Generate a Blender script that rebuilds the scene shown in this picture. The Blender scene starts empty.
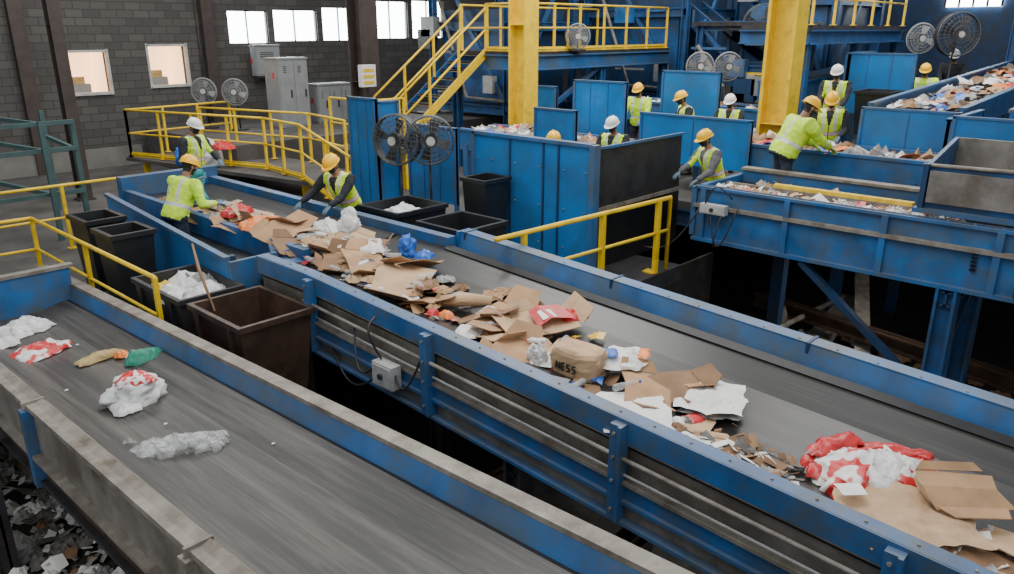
import bpy, bmesh, math, random
from mathutils import Vector, Matrix, noise
random.seed(7)
V=Vector
# ------------------------------------------------------------------ materials
def nd(nt,t,**k):
    n=nt.nodes.new(t)
    for a,b in k.items(): setattr(n,a,b)
    return n
def mat(name,col,rough=.6,metal=0,var=.25,scale=6,dirt=None,dirt_amt=.35,stretch=(1,1,1),emit=0,bump=0,alpha=None,hard=False,dust=None):
    m=bpy.data.materials.new(name); m.use_nodes=True
    nt=m.node_tree; b=nt.nodes['Principled BSDF']
    b.inputs['Roughness'].default_value=rough; b.inputs['Metallic'].default_value=metal
    tc=nd(nt,'ShaderNodeTexCoord'); mp=nd(nt,'ShaderNodeMapping'); mp.inputs['Scale'].default_value=stretch
    nt.links.new(tc.outputs['Object'],mp.inputs[0])
    n1=nd(nt,'ShaderNodeTexNoise'); n1.inputs['Scale'].default_value=scale; n1.inputs['Detail'].default_value=6
    nt.links.new(mp.outputs[0],n1.inputs[0])
    r=nd(nt,'ShaderNodeValToRGB'); r.color_ramp.elements[0].position=.3; r.color_ramp.elements[1].position=.7
    c=V(col[:3])
    r.color_ramp.elements[0].color=(*(c*(1-var)),1); r.color_ramp.elements[1].color=(*[min(1,x*(1+var)) for x in c],1)
    nt.links.new(n1.outputs[0],r.inputs[0])
    out=r.outputs[0]
    if dirt:
        n2=nd(nt,'ShaderNodeTexNoise'); n2.inputs['Scale'].default_value=scale*.6; n2.inputs['Detail'].default_value=2 if hard else 10; n2.inputs['Roughness'].default_value=.75
        mp2=nd(nt,'ShaderNodeMapping'); mp2.inputs['Location'].default_value=(3,7,1); mp2.inputs['Scale'].default_value=stretch
        nt.links.new(tc.outputs['Object'],mp2.inputs[0]); nt.links.new(mp2.outputs[0],n2.inputs[0])
        r2=nd(nt,'ShaderNodeValToRGB'); p0=.62-dirt_amt*.4
        r2.color_ramp.elements[0].position=p0; r2.color_ramp.elements[1].position=p0+.03 if hard else .8-dirt_amt*.3
        nt.links.new(n2.outputs[0],r2.inputs[0])
        mx=nd(nt,'ShaderNodeMixRGB'); mx.inputs[2].default_value=(*dirt,1)
        nt.links.new(r2.outputs[0],mx.inputs[0]); nt.links.new(out,mx.inputs[1]); out=mx.outputs[0]
    if dust:
        # settled dust on surfaces whose true normal points up
        g=nd(nt,'ShaderNodeNewGeometry'); sx=nd(nt,'ShaderNodeSeparateXYZ'); nt.links.new(g.outputs['True Normal'],sx.inputs[0])
        n3=nd(nt,'ShaderNodeTexNoise'); n3.inputs['Scale'].default_value=7; n3.inputs['Detail'].default_value=8; nt.links.new(tc.outputs['Object'],n3.inputs[0])
        mu=nd(nt,'ShaderNodeMath',operation='MULTIPLY'); mu.use_clamp=True; nt.links.new(sx.outputs[2],mu.inputs[0]); nt.links.new(n3.outputs[0],mu.inputs[1])
        mu2=nd(nt,'ShaderNodeMath',operation='MULTIPLY'); mu2.use_clamp=True; nt.links.new(mu.outputs[0],mu2.inputs[0]); mu2.inputs[1].default_value=dust
        mx=nd(nt,'ShaderNodeMixRGB'); mx.inputs[2].default_value=(.20,.19,.17,1)
        nt.links.new(mu2.outputs[0],mx.inputs[0]); nt.links.new(out,mx.inputs[1]); out=mx.outputs[0]
    nt.links.new(out,b.inputs['Base Color'])
    if emit:
        nt.links.new(out,b.inputs['Emission Color']); b.inputs['Emission Strength'].default_value=emit
    if bump:
        bp=nd(nt,'ShaderNodeBump'); bp.inputs['Strength'].default_value=bump; bp.inputs['Distance'].default_value=.02
        nt.links.new(n1.outputs[0],bp.inputs['Height']); nt.links.new(bp.outputs[0],b.inputs['Normal'])
    if alpha is not None: b.inputs['Alpha'].default_value=alpha
    return m
BLUE=mat('blue_paint',(.013,.118,.33),.45,var=.35,scale=2.5,dirt=(.075,.10,.12),dirt_amt=.50,dust=.55)
BLUEP=mat('blue_panel_paint',(.007,.155,.44),.45,var=.22,scale=1.6,dirt=(.03,.11,.22),dirt_amt=.42)
BLUED=mat('dark_blue_paint',(.007,.04,.115),.5,var=.3,scale=3,dirt=(.03,.035,.04),dirt_amt=.4)
BLUEM=mat('machine_blue_paint',(.008,.08,.24),.5,var=.35,scale=3,dirt=(.04,.055,.07),dirt_amt=.45,dust=.4)
DUST=mat('dusty_grey_steel',(.24,.215,.18),.65,.05,var=.3,scale=5,dirt=(.11,.085,.06),dirt_amt=.4)
YEL=mat('yellow_paint',(.82,.54,.01),.45,var=.12,scale=5,dirt=(.35,.22,.03),dirt_amt=.2)
STEEL=mat('dark_steel',(.035,.035,.038),.5,.3,var=.4,scale=5,dirt=(.07,.05,.04),dirt_amt=.3)
GREYB=mat('worn_grey_panel',(.20,.18,.155),.5,.15,var=.35,scale=3,dirt=(.10,.075,.055),dirt_amt=.4)
RUST=mat('rusty_brown_steel',(.06,.036,.025),.42,.3,var=.4,scale=3,dirt=(.13,.075,.045),dirt_amt=.38)
BELT=mat('rubber_belt',(.014,.0132,.0125),.36,var=.4,scale=3,dirt=(.045,.04,.035),dirt_amt=.42,stretch=(4,.16,1),bump=.12)
BELT1=mat('rubber_belt_scuffed',(.029,.027,.025),.45,var=.4,scale=3.4,dirt=(.10,.088,.075),dirt_amt=.44,stretch=(5,.2,1),bump=.12)
SKIRT=mat('black_rubber_skirt',(.010,.010,.011),.3,var=.3,scale=8)
BLACKP=mat('black_plastic',(.014,.015,.017),.4,var=.2,scale=8)
DGREY=mat('dark_grey_floor',(.062,.057,.052),.75,var=.35,scale=1.4,dirt=(.11,.10,.09),dirt_amt=.3)
PIT=mat('pit_ground_shaded',(.022,.019,.017),.9,var=.5,scale=3,dirt=(.06,.05,.042),dirt_amt=.35)  # dark base colour stands in for the shade down in the pits
CONC=mat('concrete',(.16,.155,.14),.85,var=.25,scale=2)
BROWNC=mat('brown_column_paint',(.05,.035,.03),.6,var=.25,scale=4)
TEAL=mat('teal_frame_paint',(.05,.10,.10),.55,var=.2,scale=4)
GREYC=mat('grey_cabinet_paint',(.26,.27,.27),.5,var=.1,scale=4)
LGREY=mat('light_grey_plastic',(.45,.45,.43),.5,var=.12,scale=8,dirt=(.24,.21,.18),dirt_amt=.3)
WIRE=mat('grey_wire',(.12,.125,.13),.4,.5,var=.2,scale=8)
CARD=mat('cardboard',(.40,.235,.12),.8,var=.18,scale=5,dirt=(.27,.15,.08),dirt_amt=.25)
CARD2=mat('cardboard_light',(.50,.335,.195),.8,var=.15,scale=5,dirt=(.37,.225,.13),dirt_amt=.2)
CARD3=mat('cardboard_dark',(.22,.125,.065),.8,var=.22,scale=5)
WHITE=mat('white_film',(.72,.72,.71),.3,var=.12,scale=9,dirt=(.45,.43,.41),dirt_amt=.25,bump=.25,alpha=.9)
PAPER=mat('white_paper',(.74,.73,.70),.7,var=.08,scale=7)
GREYW=mat('grey_paper',(.28,.28,.27),.7,var=.3,scale=12)
GREYD=mat('soiled_paper',(.13,.12,.11),.8,var=.4,scale=12)
RED=mat('red_plastic',(.50,.02,.02),.35,var=.25,scale=9)
REDW=mat('red_white_print',(.74,.72,.70),.4,var=.05,scale=6,dirt=(.58,.03,.03),dirt_amt=.30,hard=True)
REDW2=mat('red_letter_print',(.74,.72,.70),.4,var=.05,scale=13,dirt=(.60,.03,.025),dirt_amt=.34,hard=True)
ORANGE=mat('orange_plastic',(.85,.22,.04),.4,var=.15,scale=7)
BLUEB=mat('blue_plastic',(.02,.12,.5),.35,var=.3,scale=9)
GREEN=mat('green_cloth',(.02,.24,.15),.6,var=.3,scale=14)
TEALF=mat('teal_film',(.06,.36,.42),.35,var=.2,scale=9)
TAN=mat('tan_cloth',(.42,.31,.13),.8,var=.3,scale=14)
CLEAR=mat('clear_film',(.66,.67,.67),.10,var=.25,scale=14,alpha=.34,bump=.5)
YELB=mat('yellow_plastic',(.75,.5,.03),.4,var=.2,scale=10)
INK=mat('black_ink',(.03,.025,.02),.7,var=.1)
VEST=mat('hi_vis_lime',(.62,.90,.03),.7,var=.12,scale=12)
LIME=mat('hi_vis_lime_shirt',(.54,.84,.04),.75,var=.15,scale=12)
REFL=mat('reflective_tape',(.60,.61,.60),.35,var=.1,scale=10)
ORTAPE=mat('orange_tape',(.75,.22,.03),.6,var=.1,scale=10)
DARKC=mat('dark_clothing',(.018,.02,.026),.85,var=.3,scale=10)
NAVY=mat('navy_clothing',(.02,.028,.05),.85,var=.3,scale=10)
GREYCL=mat('grey_clothing',(.12,.12,.125),.85,var=.25,scale=10)
SKIN=mat('skin',(.30,.15,.09),.55,var=.08,scale=12)
HAIR=mat('black_hair',(.012,.01,.009),.7,var=.2,scale=30)
MASKB=mat('black_face_mask',(.02,.02,.022),.8,var=.06,scale=20)
EYE=mat('eye_white',(.7,.7,.68),.3,var=.02)
HATY=mat('yellow_hard_hat',(.98,.52,.003),.3,var=.05,scale=4)
HATW=mat('white_hard_hat',(.82,.82,.80),.3,var=.05,scale=4)
GLOVE=mat('glove_fabric',(.10,.16,.20),.8,var=.2,scale=20)
GLOVEY=mat('lime_glove_fabric',(.35,.5,.08),.8,var=.2,scale=20)
BOOT=mat('boot_leather',(.03,.022,.018),.6,var=.2,scale=10)
WINB=mat('daylight_glass',(.92,.97,1.0),.3,var=.03,scale=.8,emit=14)
WINW=mat('lit_office_wall',(.95,.66,.40),.8,var=.05,scale=1,emit=2.2)
BRICK=bpy.data.materials.new('painted_grey_brick'); BRICK.use_nodes=True
nt=BRICK.node_tree; b=nt.nodes['Principled BSDF']; b.inputs['Roughness'].default_value=.85
tc=nd(nt,'ShaderNodeTexCoord'); mp=nd(nt,'ShaderNodeMapping'); mp.inputs['Rotation'].default_value=(math.pi/2,0,0)
br=nd(nt,'ShaderNodeTexBrick'); br.inputs['Scale'].default_value=1; br.inputs['Brick Width'].default_value=.42; br.inputs['Row Height'].default_value=.2
br.inputs['Mortar Size'].default_value=.014
br.inputs['Color1'].default_value=(.092,.084,.077,1); br.inputs['Color2'].default_value=(.060,.056,.052,1); br.inputs['Mortar'].default_value=(.045,.042,.04,1)
nt.links.new(tc.outputs['Object'],mp.inputs[0]); nt.links.new(mp.outputs[0],br.inputs[0]); nt.links.new(br.outputs[0],b.inputs['Base Color'])

# ------------------------------------------------------------------ mesh builder
class MB:
    def __init__(s): s.v=[];s.f=[];s.m=[];s.sm=[];s.mats=[]
    def mi(s,m):
        if m not in s.mats: s.mats.append(m)
        return s.mats.index(m)
    def add(s,vs,fs,m,smooth=False):
        o=len(s.v); s.v+= [tuple(v) for v in vs]; k=s.mi(m) if not isinstance(m,list) else None
        for i,f in enumerate(fs):
            s.f.append(tuple(o+j for j in f)); s.m.append(k if k is not None else s.mi(m[i])); s.sm.append(smooth)
    def build(s,name,loc=None):
        me=bpy.data.meshes.new(name); me.from_pydata(s.v,[],s.f)
        for m in s.mats: me.materials.append(m)
        me.polygons.foreach_set('material_index',s.m); me.polygons.foreach_set('use_smooth',s.sm)
        me.validate(); me.update()
        if s.v:
            bm=bmesh.new(); bm.from_mesh(me); bmesh.ops.recalc_face_normals(bm,faces=bm.faces); bm.to_mesh(me); bm.free()
        ob=bpy.data.objects.new(name,me); bpy.context.scene.collection.objects.link(ob)
        return ob
BF=[(0,1,2,3),(7,6,5,4),(0,4,5,1),(1,5,6,2),(2,6,7,3),(3,7,4,0)]
def bx(mb,x0,x1,y0,y1,z0,z1,m):
    mb.add([(x0,y0,z0),(x1,y0,z0),(x1,y1,z0),(x0,y1,z0),(x0,y0,z1),(x1,y0,z1),(x1,y1,z1),(x0,y1,z1)],BF,m)
def frame(p0,p1,up=V((0,0,1))):
    d=(V(p1)-V(p0)).normalized()
    if abs(d.dot(up))>.98: up=V((0,1,0))
    s=d.cross(up).normalized(); u=s.cross(d)
    return d,s,u
def beam(mb,p0,p1,w,h,m):
    p0=V(p0);p1=V(p1);d,s,u=frame(p0,p1)
    vs=[]
    for p in (p0,p1):
        for a,b_ in ((-1,-1),(1,-1),(1,1),(-1,1)): vs.append(p+s*w/2*a+u*h/2*b_)
    mb.add(vs,[(3,2,1,0),(4,5,6,7),(0,1,5,4),(1,2,6,5),(2,3,7,6),(3,0,4,7)],m)
def ibeam(mb,p0,p1,w,h,t,m):
    p0=V(p0);p1=V(p1);d,s,u=frame(p0,p1)
    beam(mb,p0,p1,t,h,m)
    for k in (-1,1): beam(mb,p0+u*(h/2-t/2)*k,p1+u*(h/2-t/2)*k,w,t,m)
def tube(mb,pts,r,m,n=8,closed=False,smooth=True,ref=None):
    pts=[V(p) for p in pts]; N=len(pts); R=r if isinstance(r,(list,tuple)) else [r]*N
    vs=[];fs=[]; prev=None
    for i,p in enumerate(pts):
        if closed: d=(pts[(i+1)%N]-pts[i-1])
        else: d=(pts[min(i+1,N-1)]-pts[max(i-1,0)])
        d=d.normalized() if d.length>1e-9 else V((0,0,1))
        if ref is not None: s=V(ref)
        elif prev is None: s=V((0,0,1)) if abs(d.z)<.9 else V((1,0,0))
        else: s=prev
        s=(s-d*s.dot(d)).normalized(); prev=s; u=d.cross(s)
        rx,ry=(R[i],R[i]) if not isinstance(R[i],(tuple,list)) else R[i]
        for k in range(n):
            a=2*math.pi*k/n; vs.append(p+s*rx*math.cos(a)+u*ry*math.sin(a))
    L=N if closed else N-1
    for i in range(L):
        for k in range(n):
            a=i*n+k;b_=i*n+(k+1)%n;c=((i+1)%N)*n+(k+1)%n;d_=((i+1)%N)*n+k
            fs.append((a,b_,c,d_))
    if not closed:
        fs.append(tuple(range(n-1,-1,-1))); fs.append(tuple((N-1)*n+k for k in range(n)))
    mb.add(vs,fs,m,smooth)
def cyl(mb,c,r,h,m,n=20,axis=(0,0,1),r2=None):
    a=V(axis).normalized()*h/2; tube(mb,[V(c)-a,V(c)+a],[r,r if r2 is None else r2],m,n,smooth=False)
def ellipsoid(mb,c,r,m,nu=16,nv=10,R=None):
    vs=[];fs=[]
    for j in range(nv+1):
        ph=-math.pi/2+math.pi*j/nv; z=math.sin(ph); rr=math.cos(ph)
        for i in range(nu):
            a=2*math.pi*i/nu; p=V((rr*math.cos(a)*r[0],rr*math.sin(a)*r[1],z*r[2]))
            if R: p=R@p
            vs.append(V(c)+p)
    for j in range(nv):
        for i in range(nu):
            fs.append((j*nu+i,j*nu+(i+1)%nu,(j+1)*nu+(i+1)%nu,(j+1)*nu+i))
    mb.add(vs,fs,m,True)
def sweepY(mb,prof,Ys,zf,m):
    n=len(prof);vs=[];fs=[]
    for y in Ys:
        for x,z in prof: vs.append((x,y,z+zf(y)))
    for i in range(len(Ys)-1):
        for k in range(n): fs.append((i*n+k,i*n+(k+1)%n,(i+1)*n+(k+1)%n,(i+1)*n+k))
    fs.append(tuple(range(n-1,-1,-1))); fs.append(tuple((len(Ys)-1)*n+k for k in range(n)))
    mb.add(vs,fs,m)
def rect(x0,x1,z0,z1): return [(x0,z0),(x1,z0),(x1,z1),(x0,z1)]

# ------------------------------------------------------------------ room
mb=MB(); bx(mb,-8,30,-8,24,-3.4,-3,PIT); mb.build('floor')
WY=22.0
mb=MB()
ow=[(7.16,8.2,1.92,2.98),(9.25,10.35,2.02,3.1)]
def wall_y(mb,x0,x1,z0,z1,y,t,holes,m):
    xs=sorted(set([x0,x1]+[h[0] for h in holes]+[h[1] for h in holes]))
    for a,b_ in zip(xs,xs[1:]):
        hs=sorted([h for h in holes if h[0]<=a+1e-6 and h[1]>=b_-1e-6],key=lambda h:h[2]); z=z0
        for h in hs: bx(mb,a,b_,y,y+t,z,h[2],m); z=h[3]
        bx(mb,a,b_,y,y+t,z,z1,m)
hi=[(11.7,13.0,3.1,4.05),(13.2,14.75,3.15,4.1),(14.95,16.3,3.15,4.2),(17.0,18.5,3.2,4.45),(18.7,20.2,3.2,4.5)]
wall_y(mb,-8,30,-3,8,WY,.3,ow+hi,BRICK)
bx(mb,-8,8.7,WY-.12,WY,0,.5,CONC)
for x in (3.2,6.2,11.0,16.65,21): bx(mb,x-.16,x+.16,WY-.2,WY,0,8,BROWNC)
bx(mb,-8,30,WY-.15,WY,4.65,4.85,BROWNC)
tube(mb,[(10.75,WY-.05,.5),(10.75,WY-.05,5)],.03,STEEL,6)
mb.build('wall_back')
mb=MB(); bx(mb,29,29.3,-8,22,-3,8,BLUED)
mb.build('wall_right')
for i,h in enumerate(hi):
    mb=MB(); bx(mb,h[0],h[1],WY+.15,WY+.2,h[2],h[3],WINB)
    for k in (0,1): bx(mb,h[k]-.03,h[k]+.03,WY+.05,WY+.15,h[2],h[3],STEEL)
    for k in (2,3): bx(mb,h[0],h[1],WY+.05,WY+.15,h[k]-.03,h[k]+.03,STEEL)
    xm=(h[0]+h[1])/2; bx(mb,xm-.012,xm+.012,WY+.08,WY+.15,h[2],h[3],STEEL)
    mb.build('window_%d'%(i+1))
for i,h in enumerate(ow):
    mb=MB(); bx(mb,h[0],h[1],WY+1.2,WY+1.25,h[2]-.3,h[3]+.3,WINW)
    bx(mb,h[0]-.02,h[0],WY+.3,WY+1.2,h[2]-.3,h[3]+.3,WINW); bx(mb,h[1],h[1]+.02,WY+.3,WY+1.2,h[2]-.3,h[3]+.3,WINW)
    bx(mb,h[0]-.03,h[0]+.03,WY-.03,WY+.1,h[2]-.05,h[3]+.05,LGREY); bx(mb,h[1]-.03,h[1]+.03,WY-.03,WY+.1,h[2]-.05,h[3]+.05,LGREY)
    bx(mb,h[0],h[1],WY-.03,WY+.1,h[3]-.03,h[3]+.03,LGREY); bx(mb,h[0],h[1],WY-.06,WY+.15,h[2]-.04,h[2]+.03,LGREY)
    bx(mb,h[0]+.25,h[0]+.7,WY+.5,WY+.8,h[2],h[2]+.22,GREYC); bx(mb,h[0]+.3,h[0]+.6,WY+.6,WY+.7,h[2]+.22,h[2]+.4,TAN)
    mb.build('window_%d'%(i+6))
mb=MB(); bx(mb,-8,29,8.0,22,-.25,0,DGREY); bx(mb,6.7,10.3,5.85,8,-.25,0,STEEL)
for x in (3,8,13): ibeam(mb,(x,8,-.45),(x,22,-.45),.25,.4,.03,STEEL)
mb.build('deck_floor')
mb=MB(); bx(mb,12.0,28.9,-8,8,.45,.6,DGREY)
for x in (12.2,15,19): bx(mb,x,x+.2,-.1,.1,-3,.45,BLUED); bx(mb,x,x+.2,5,5.2,-3,.45,BLUED)
ibeam(mb,(12.1,-8,.3),(12.1,8,.3),.2,.3,.03,BLUED)
mb.build('picking_platform')
mb=MB(); bx(mb,8.8,22,16.8,21.75,0,.95,DGREY); mb.build('concrete_plinth')

# ------------------------------------------------------------------ conveyors
def z2(y): return 1.0-.055*(7-y) if y<7 else 1.0
Y2=[-1.5,0,2,4,6,7,8]
mb=MB()
sweepY(mb,rect(4.30,4.44,-.04,0),Y2,z2,BLUE)
sweepY(mb,rect(4.29,4.31,-.19,-.0),Y2,z2,BLUE)
sweepY(mb,rect(4.30,4.40,-.21,-.18),Y2,z2,DUST)
sweepY(mb,rect(4.35,4.37,-.86,-.05),Y2,z2,GREYB)
sweepY(mb,rect(4.33,4.35,-.25,-.21),Y2,z2,SKIRT)
sweepY(mb,rect(4.26,4.36,-.53,-.50),Y2,z2,DUST)
sweepY(mb,rect(4.29,4.32,-.66,-.53),Y2,z2,BLUE)
sweepY(mb,rect(4.25,4.38,-.69,-.66),Y2,z2,BLUE)
sweepY(mb,rect(4.32,4.34,-.84,-.74),Y2,z2,GREYB)
sweepY(mb,rect(4.24,4.42,-.87,-.84),Y2,z2,BLUE)
tube(mb,[(4.25,y,z2(y)-.30) for y in Y2[:-1]],.020,DUST,6)
tube(mb,[(4.28,y,z2(y)-.45) for y in Y2[:-1]],.012,LGREY,6)
for y in (-.6,.9,2.85,5.0,6.9):
    bx(mb,4.22,4.33,y-.04,y+.04,z2(y)-.84,z2(y)-.03,BLUE); bx(mb,4.2,4.31,y-.07,y-.04,z2(y)-.84,z2(y)-.03,BLUE)
    for dz in (-.1,-.3,-.5,-.75): cyl(mb,(4.215,y,z2(y)+dz),.014,.02,DUST,6,(1,0,0))
for y in [k*.3-1 for k in range(29)]: cyl(mb,(4.37,y,z2(y)+.004),.010,.012,DUST,6)
def trough(w0,w1,zc,zs,t=.03):
    a=.28*(w1-w0)
    top=[(w0,zs),(w0+a,zc),(w1-a,zc),(w1,zs)]
    return top+[(x,z-t) for x,z in reversed(top)]
sweepY(mb,trough(4.48,6.48,-.24,-.13),Y2,z2,BELT)
sweepY(mb,[(4.44,-.02),(4.47,-.02),(4.56,-.14),(4.53,-.15)],Y2,z2,SKIRT)
sweepY(mb,rect(6.62,6.80,-.03,.04),Y2[:-1],z2,BLUE)
sweepY(mb,[(6.62,.02),(6.65,.02),(6.60,-.18),(6.57,-.18)],Y2[:-1],z2,BLUE)
sweepY(mb,rect(6.55,6.60,-.20,-.175),Y2[:-1],z2,DUST)
sweepY(mb,[(6.56,-.19),(6.60,-.19),(6.46,-.40),(6.34,-.14),(6.42,-.10)],Y2[:-1],z2,SKIRT)
sweepY(mb,rect(6.70,6.74,-.85,.0),Y2[:-1],z2,BLUE)
sweepY(mb,rect(6.66,6.82,-.87,-.83),Y2[:-1],z2,BLUE)
for y in (.2,2.4,4.6,6.9): bx(mb,6.60,6.83,y-.015,y+.015,z2(y)-.2,z2(y)+.047,BLUED)
for y in [k*.35-1 for k in range(23)]: cyl(mb,(6.66,y,z2(y)+.042),.011,.012,DUST,6)
bx(mb,6.57,6.80,6.97,7.02,.1,1.04,BLUE)
sweepY(mb,rect(4.38,6.70,-.62,-.58),Y2,z2,STEEL)
for k in range(9):
    y=-1+k; cyl(mb,(5.5,y,z2(y)-.34),.07,2.1,STEEL,12,(1,0,0))
for y in (0,4,7.5):
    for x in (4.45,6.6): ibeam(mb,(x,y,-3),(x,y,z2(y)-.8),.2,.2,.03,STEEL)
    ibeam(mb,(4.4,y,z2(y)-1.0),(6.6,y,z2(y)-1.0),.15,.25,.03,STEEL)
Y3=[8,10.5,13.4]; z0=lambda y:1.0
sweepY(mb,trough(5.02,6.38,-.19,-.13),Y3,z0,BELT)
sweepY(mb,rect(6.42,6.56,-.30,-.02),Y3,z0,BLUE); sweepY(mb,rect(6.42,6.56,-.30,-.02),[7.02,8],z0,BLUE)
sweepY(mb,rect(4.92,5.02,-.35,-.06),Y3,z0,BLUE)
sweepY(mb,rect(4.46,5.02,-.42,-.38),Y3,z0,STEEL)
mb.add([(4.48,8,.8),(5.0,8,.8),(5.0,9.0,.92),(4.48,8.0,1.0)],[(0,1,2,3)],BLUE)
sweepY(mb,rect(4.9,6.5,-.8,-.35),Y3,z0,BLUED)
bx(mb,4.9,6.6,13.4,13.6,.3,1.15,BLUE)
for y in (9,12.8):
    for x in (5.0,6.4): bx(mb,x-.06,x+.06,y-.06,y+.06,0,.3,BLUED)
mb.build('sorting_conveyor')
mb=MB()
mb.add([(4.1,8.35,.25),(4.1,8.35,.92),(4.42,12.8,1.02),(4.42,12.8,.2),(4.14,8.35,.25),(4.14,8.35,.92),(4.46,12.8,1.02),(4.46,12.8,.2)],[(0,1,2,3),(7,6,5,4),(1,5,6,2),(0,4,5,1),(3,2,6,7),(0,3,7,4)],BLUEP)
beam(mb,(4.1,8.35,.93),(4.43,12.8,1.03),.08,.05,BLUE)
bx(mb,4.1,4.9,8.28,8.34,.1,.9,BLUE)
for y in (8.4,10.5,12.7): bx(mb,4.15+.07*(y-8.4),4.22+.07*(y-8.4),y-.04,y+.04,0,.95,BLUED)
mb.build('guard_panel')

# transfer conveyor: descends gently towards its tail
def z1(y): return .7-.04*(y-2)
Y1=[-2,0,3,6,9,11.5]
mb=MB()
sweepY(mb,trough(1.66,2.84,-.15,-.07),Y1,z1,BELT1)
sweepY(mb,[(2.86,-.14),(2.89,-.14),(2.97,.10),(2.94,.10)],Y1,z1,BLUE)
sweepY(mb,rect(2.93,3.06,.08,.12),Y1,z1,DUST)
sweepY(mb,rect(3.04,3.07,-.15,.10),Y1,z1,BLUE)
sweepY(mb,rect(2.82,2.88,-.13,-.08),Y1,z1,SKIRT)
sweepY(mb,rect(2.98,3.02,-.8,-.1),Y1,z1,BLUED)
sweepY(mb,[(1.50,.0),(1.60,.03),(1.67,-.07),(1.63,-.09)],Y1,z1,DUST)
sweepY(mb,rect(1.47,1.60,-.035,.01),Y1,z1,DUST)
sweepY(mb,rect(1.50,1.52,-.45,0),Y1,z1,GREYB)
sweepY(mb,rect(1.43,1.54,-.48,-.44),Y1,z1,DUST)
sweepY(mb,rect(1.50,1.53,-.7,-.46),Y1,z1,RUST)
sweepY(mb,rect(1.45,1.56,-.73,-.69),Y1,z1,STEEL)
for y in (1,3.9,6.9,9.5):
    z=z1(y); bx(mb,1.42,1.5,y-.05,y+.05,z-.75,z-.03,BLUE if y!=3.9 else DUST); bx(mb,1.44,1.62,y-.012,y+.012,z-.1,z+.035,DUST)
for y in (0,5,10):
    for x in (1.6,2.9): ibeam(mb,(x,y,-3),(x,y,z1(y)-.8),.18,.18,.03,STEEL)
sweepY(mb,rect(1.55,3.0,-.6,-.56),Y1,z1,STEEL)
zz=z1(10.2); bx(mb,1.5,2.95,10.2,10.26,zz-.2,zz+.35,BLUE); bx(mb,1.45,3.0,10.18,10.3,zz+.33,zz+.37,DUST)
mb.build('transfer_conveyor')

mb=MB(); X=10.36; Y4=[-4,0,3,5.75]; z3=lambda y:1.27
sweepY(mb,rect(X,X+.16,-.04,0),Y4,z3,BLUE); sweepY(mb,rect(X+.05,X+.08,-.30,0),Y4,z3,BLUE)
sweepY(mb,rect(X-.03,X+.12,-.32,-.27),Y4,z3,DUST)
sweepY(mb,rect(X+.04,X+.08,-.8,-.3),Y4,z3,BLUE)
sweepY(mb,rect(X-.03,X+.14,-.84,-.79),Y4,z3,BLUE)
for y in (5.6,4.3,3.0,1.7,.4): bx(mb,X-.02,X+.06,y-.04,y+.04,.45,1.24,BLUE)
for y in [k*.3-1 for k in range(22)]: cyl(mb,(X+.07,y,1.275),.010,.012,DUST,6)
sweepY(mb,[(X+.1,.0),(X+.13,.0),(X+.30,-.22),(X+.27,-.22)],Y4,z3,GREYB)
sweepY(mb,rect(X+.25,X+1.55,-.18,-.14),Y4,z3,BELT)
sweepY(mb,rect(X+.72,X+.84,-.14,.03),[2.9,3.5,4.85],z3,YELB)
sweepY(mb,rect(X+.70,X+.74,-.14,-.02),[-2,0,5.6],z3,DUST)
sweepY(mb,rect(X+1.5,X+1.62,-.5,.05),Y4,z3,BLUE); sweepY(mb,rect(X+1.46,X+1.66,.05,.09),Y4,z3,DUST)
sweepY(mb,rect(X+.1,X+1.5,-.7,-.66),Y4,z3,STEEL)
bx(mb,X,X+1.6,5.72,5.8,.5,1.25,BLUE)
for y in (2.15,-.6):
    for x in (X+.08,X+1.5): ibeam(mb,(x,y,-3),(x,y,.45),.24,.24,.035,BLUEM)
    ibeam(mb,(X,y,.3),(X+1.6,y,.3),.15,.2,.03,BLUED)
    beam(mb,(X+.08,y,-.9),(X+1.5,y,.3),.08,.08,BLUED); beam(mb,(X+.08,y+1.9,.4),(X+.1,y,-1.1),.12,.08,BLUED)
bx(mb,X-.06,X,1.1,1.45,.5,.62,STEEL)
for k in range(6): bx(mb,X-.005,X+.035,1.9,1.96,.72+k*.05,.745+k*.05,SKIRT)
mb.build('container_conveyor')

# ------------------------------------------------------------------ railings
def railing(name,pts,h=1.07,mids=(.5,),sp=1.4,m=YEL,r=.026,toe=False):
    mb=MB(); P=[V(p) for p in pts]
    top=[p+V((0,0,h)) for p in P]
    for a,b_ in zip(top,top[1:]): tube(mb,[a,b_],r,m,8)
    for q in mids:
        for a,b_ in zip(P,P[1:]): tube(mb,[a+V((0,0,h*q)),b_+V((0,0,h*q))],r*.8,m,8)
    done=[]
    for a,b_ in zip(P,P[1:]):
        n=max(1,round((b_-a).length/sp))
        for i in range(n+1):
            p=a.lerp(b_,i/n)
            if any((p-q).length<.1 for q in done): continue
            done.append(p); beam(mb,p,p+V((0,0,h)),.05,.05,m); bx(mb,p.x-.06,p.x+.06,p.y-.06,p.y+.06,p.z,p.z+.015,m)
        if toe: beam(mb,a+V((0,0,.06)),b_+V((0,0,.06)),.012,.11,m)
    return mb.build(name)
mb=MB()
tube(mb,[(6.40,6.15,1.12),(9.95,5.92,1.12),(9.95,5.92,.0)],.034,YEL,8)
tube(mb,[(6.85,6.13,.62),(9.95,5.92,.62)],.026,YEL,8)
for x in (8.40,9.65):
    beam(mb,(x,6.03-(x-8.4)*.08,0),(x,6.03-(x-8.4)*.08,1.1),.07,.07,YEL); bx(mb,x-.08,x+.08,5.92,6.1,0,.02,YEL)
beam(mb,(6.88,6.12,0),(6.88,6.12,1.1),.06,.06,YEL)
mb.build('yellow_railing')
railing('yellow_railing',[(1.0,13.9,0),(5.7,13.9,0)],1.07,(.5,),1.6)
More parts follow.
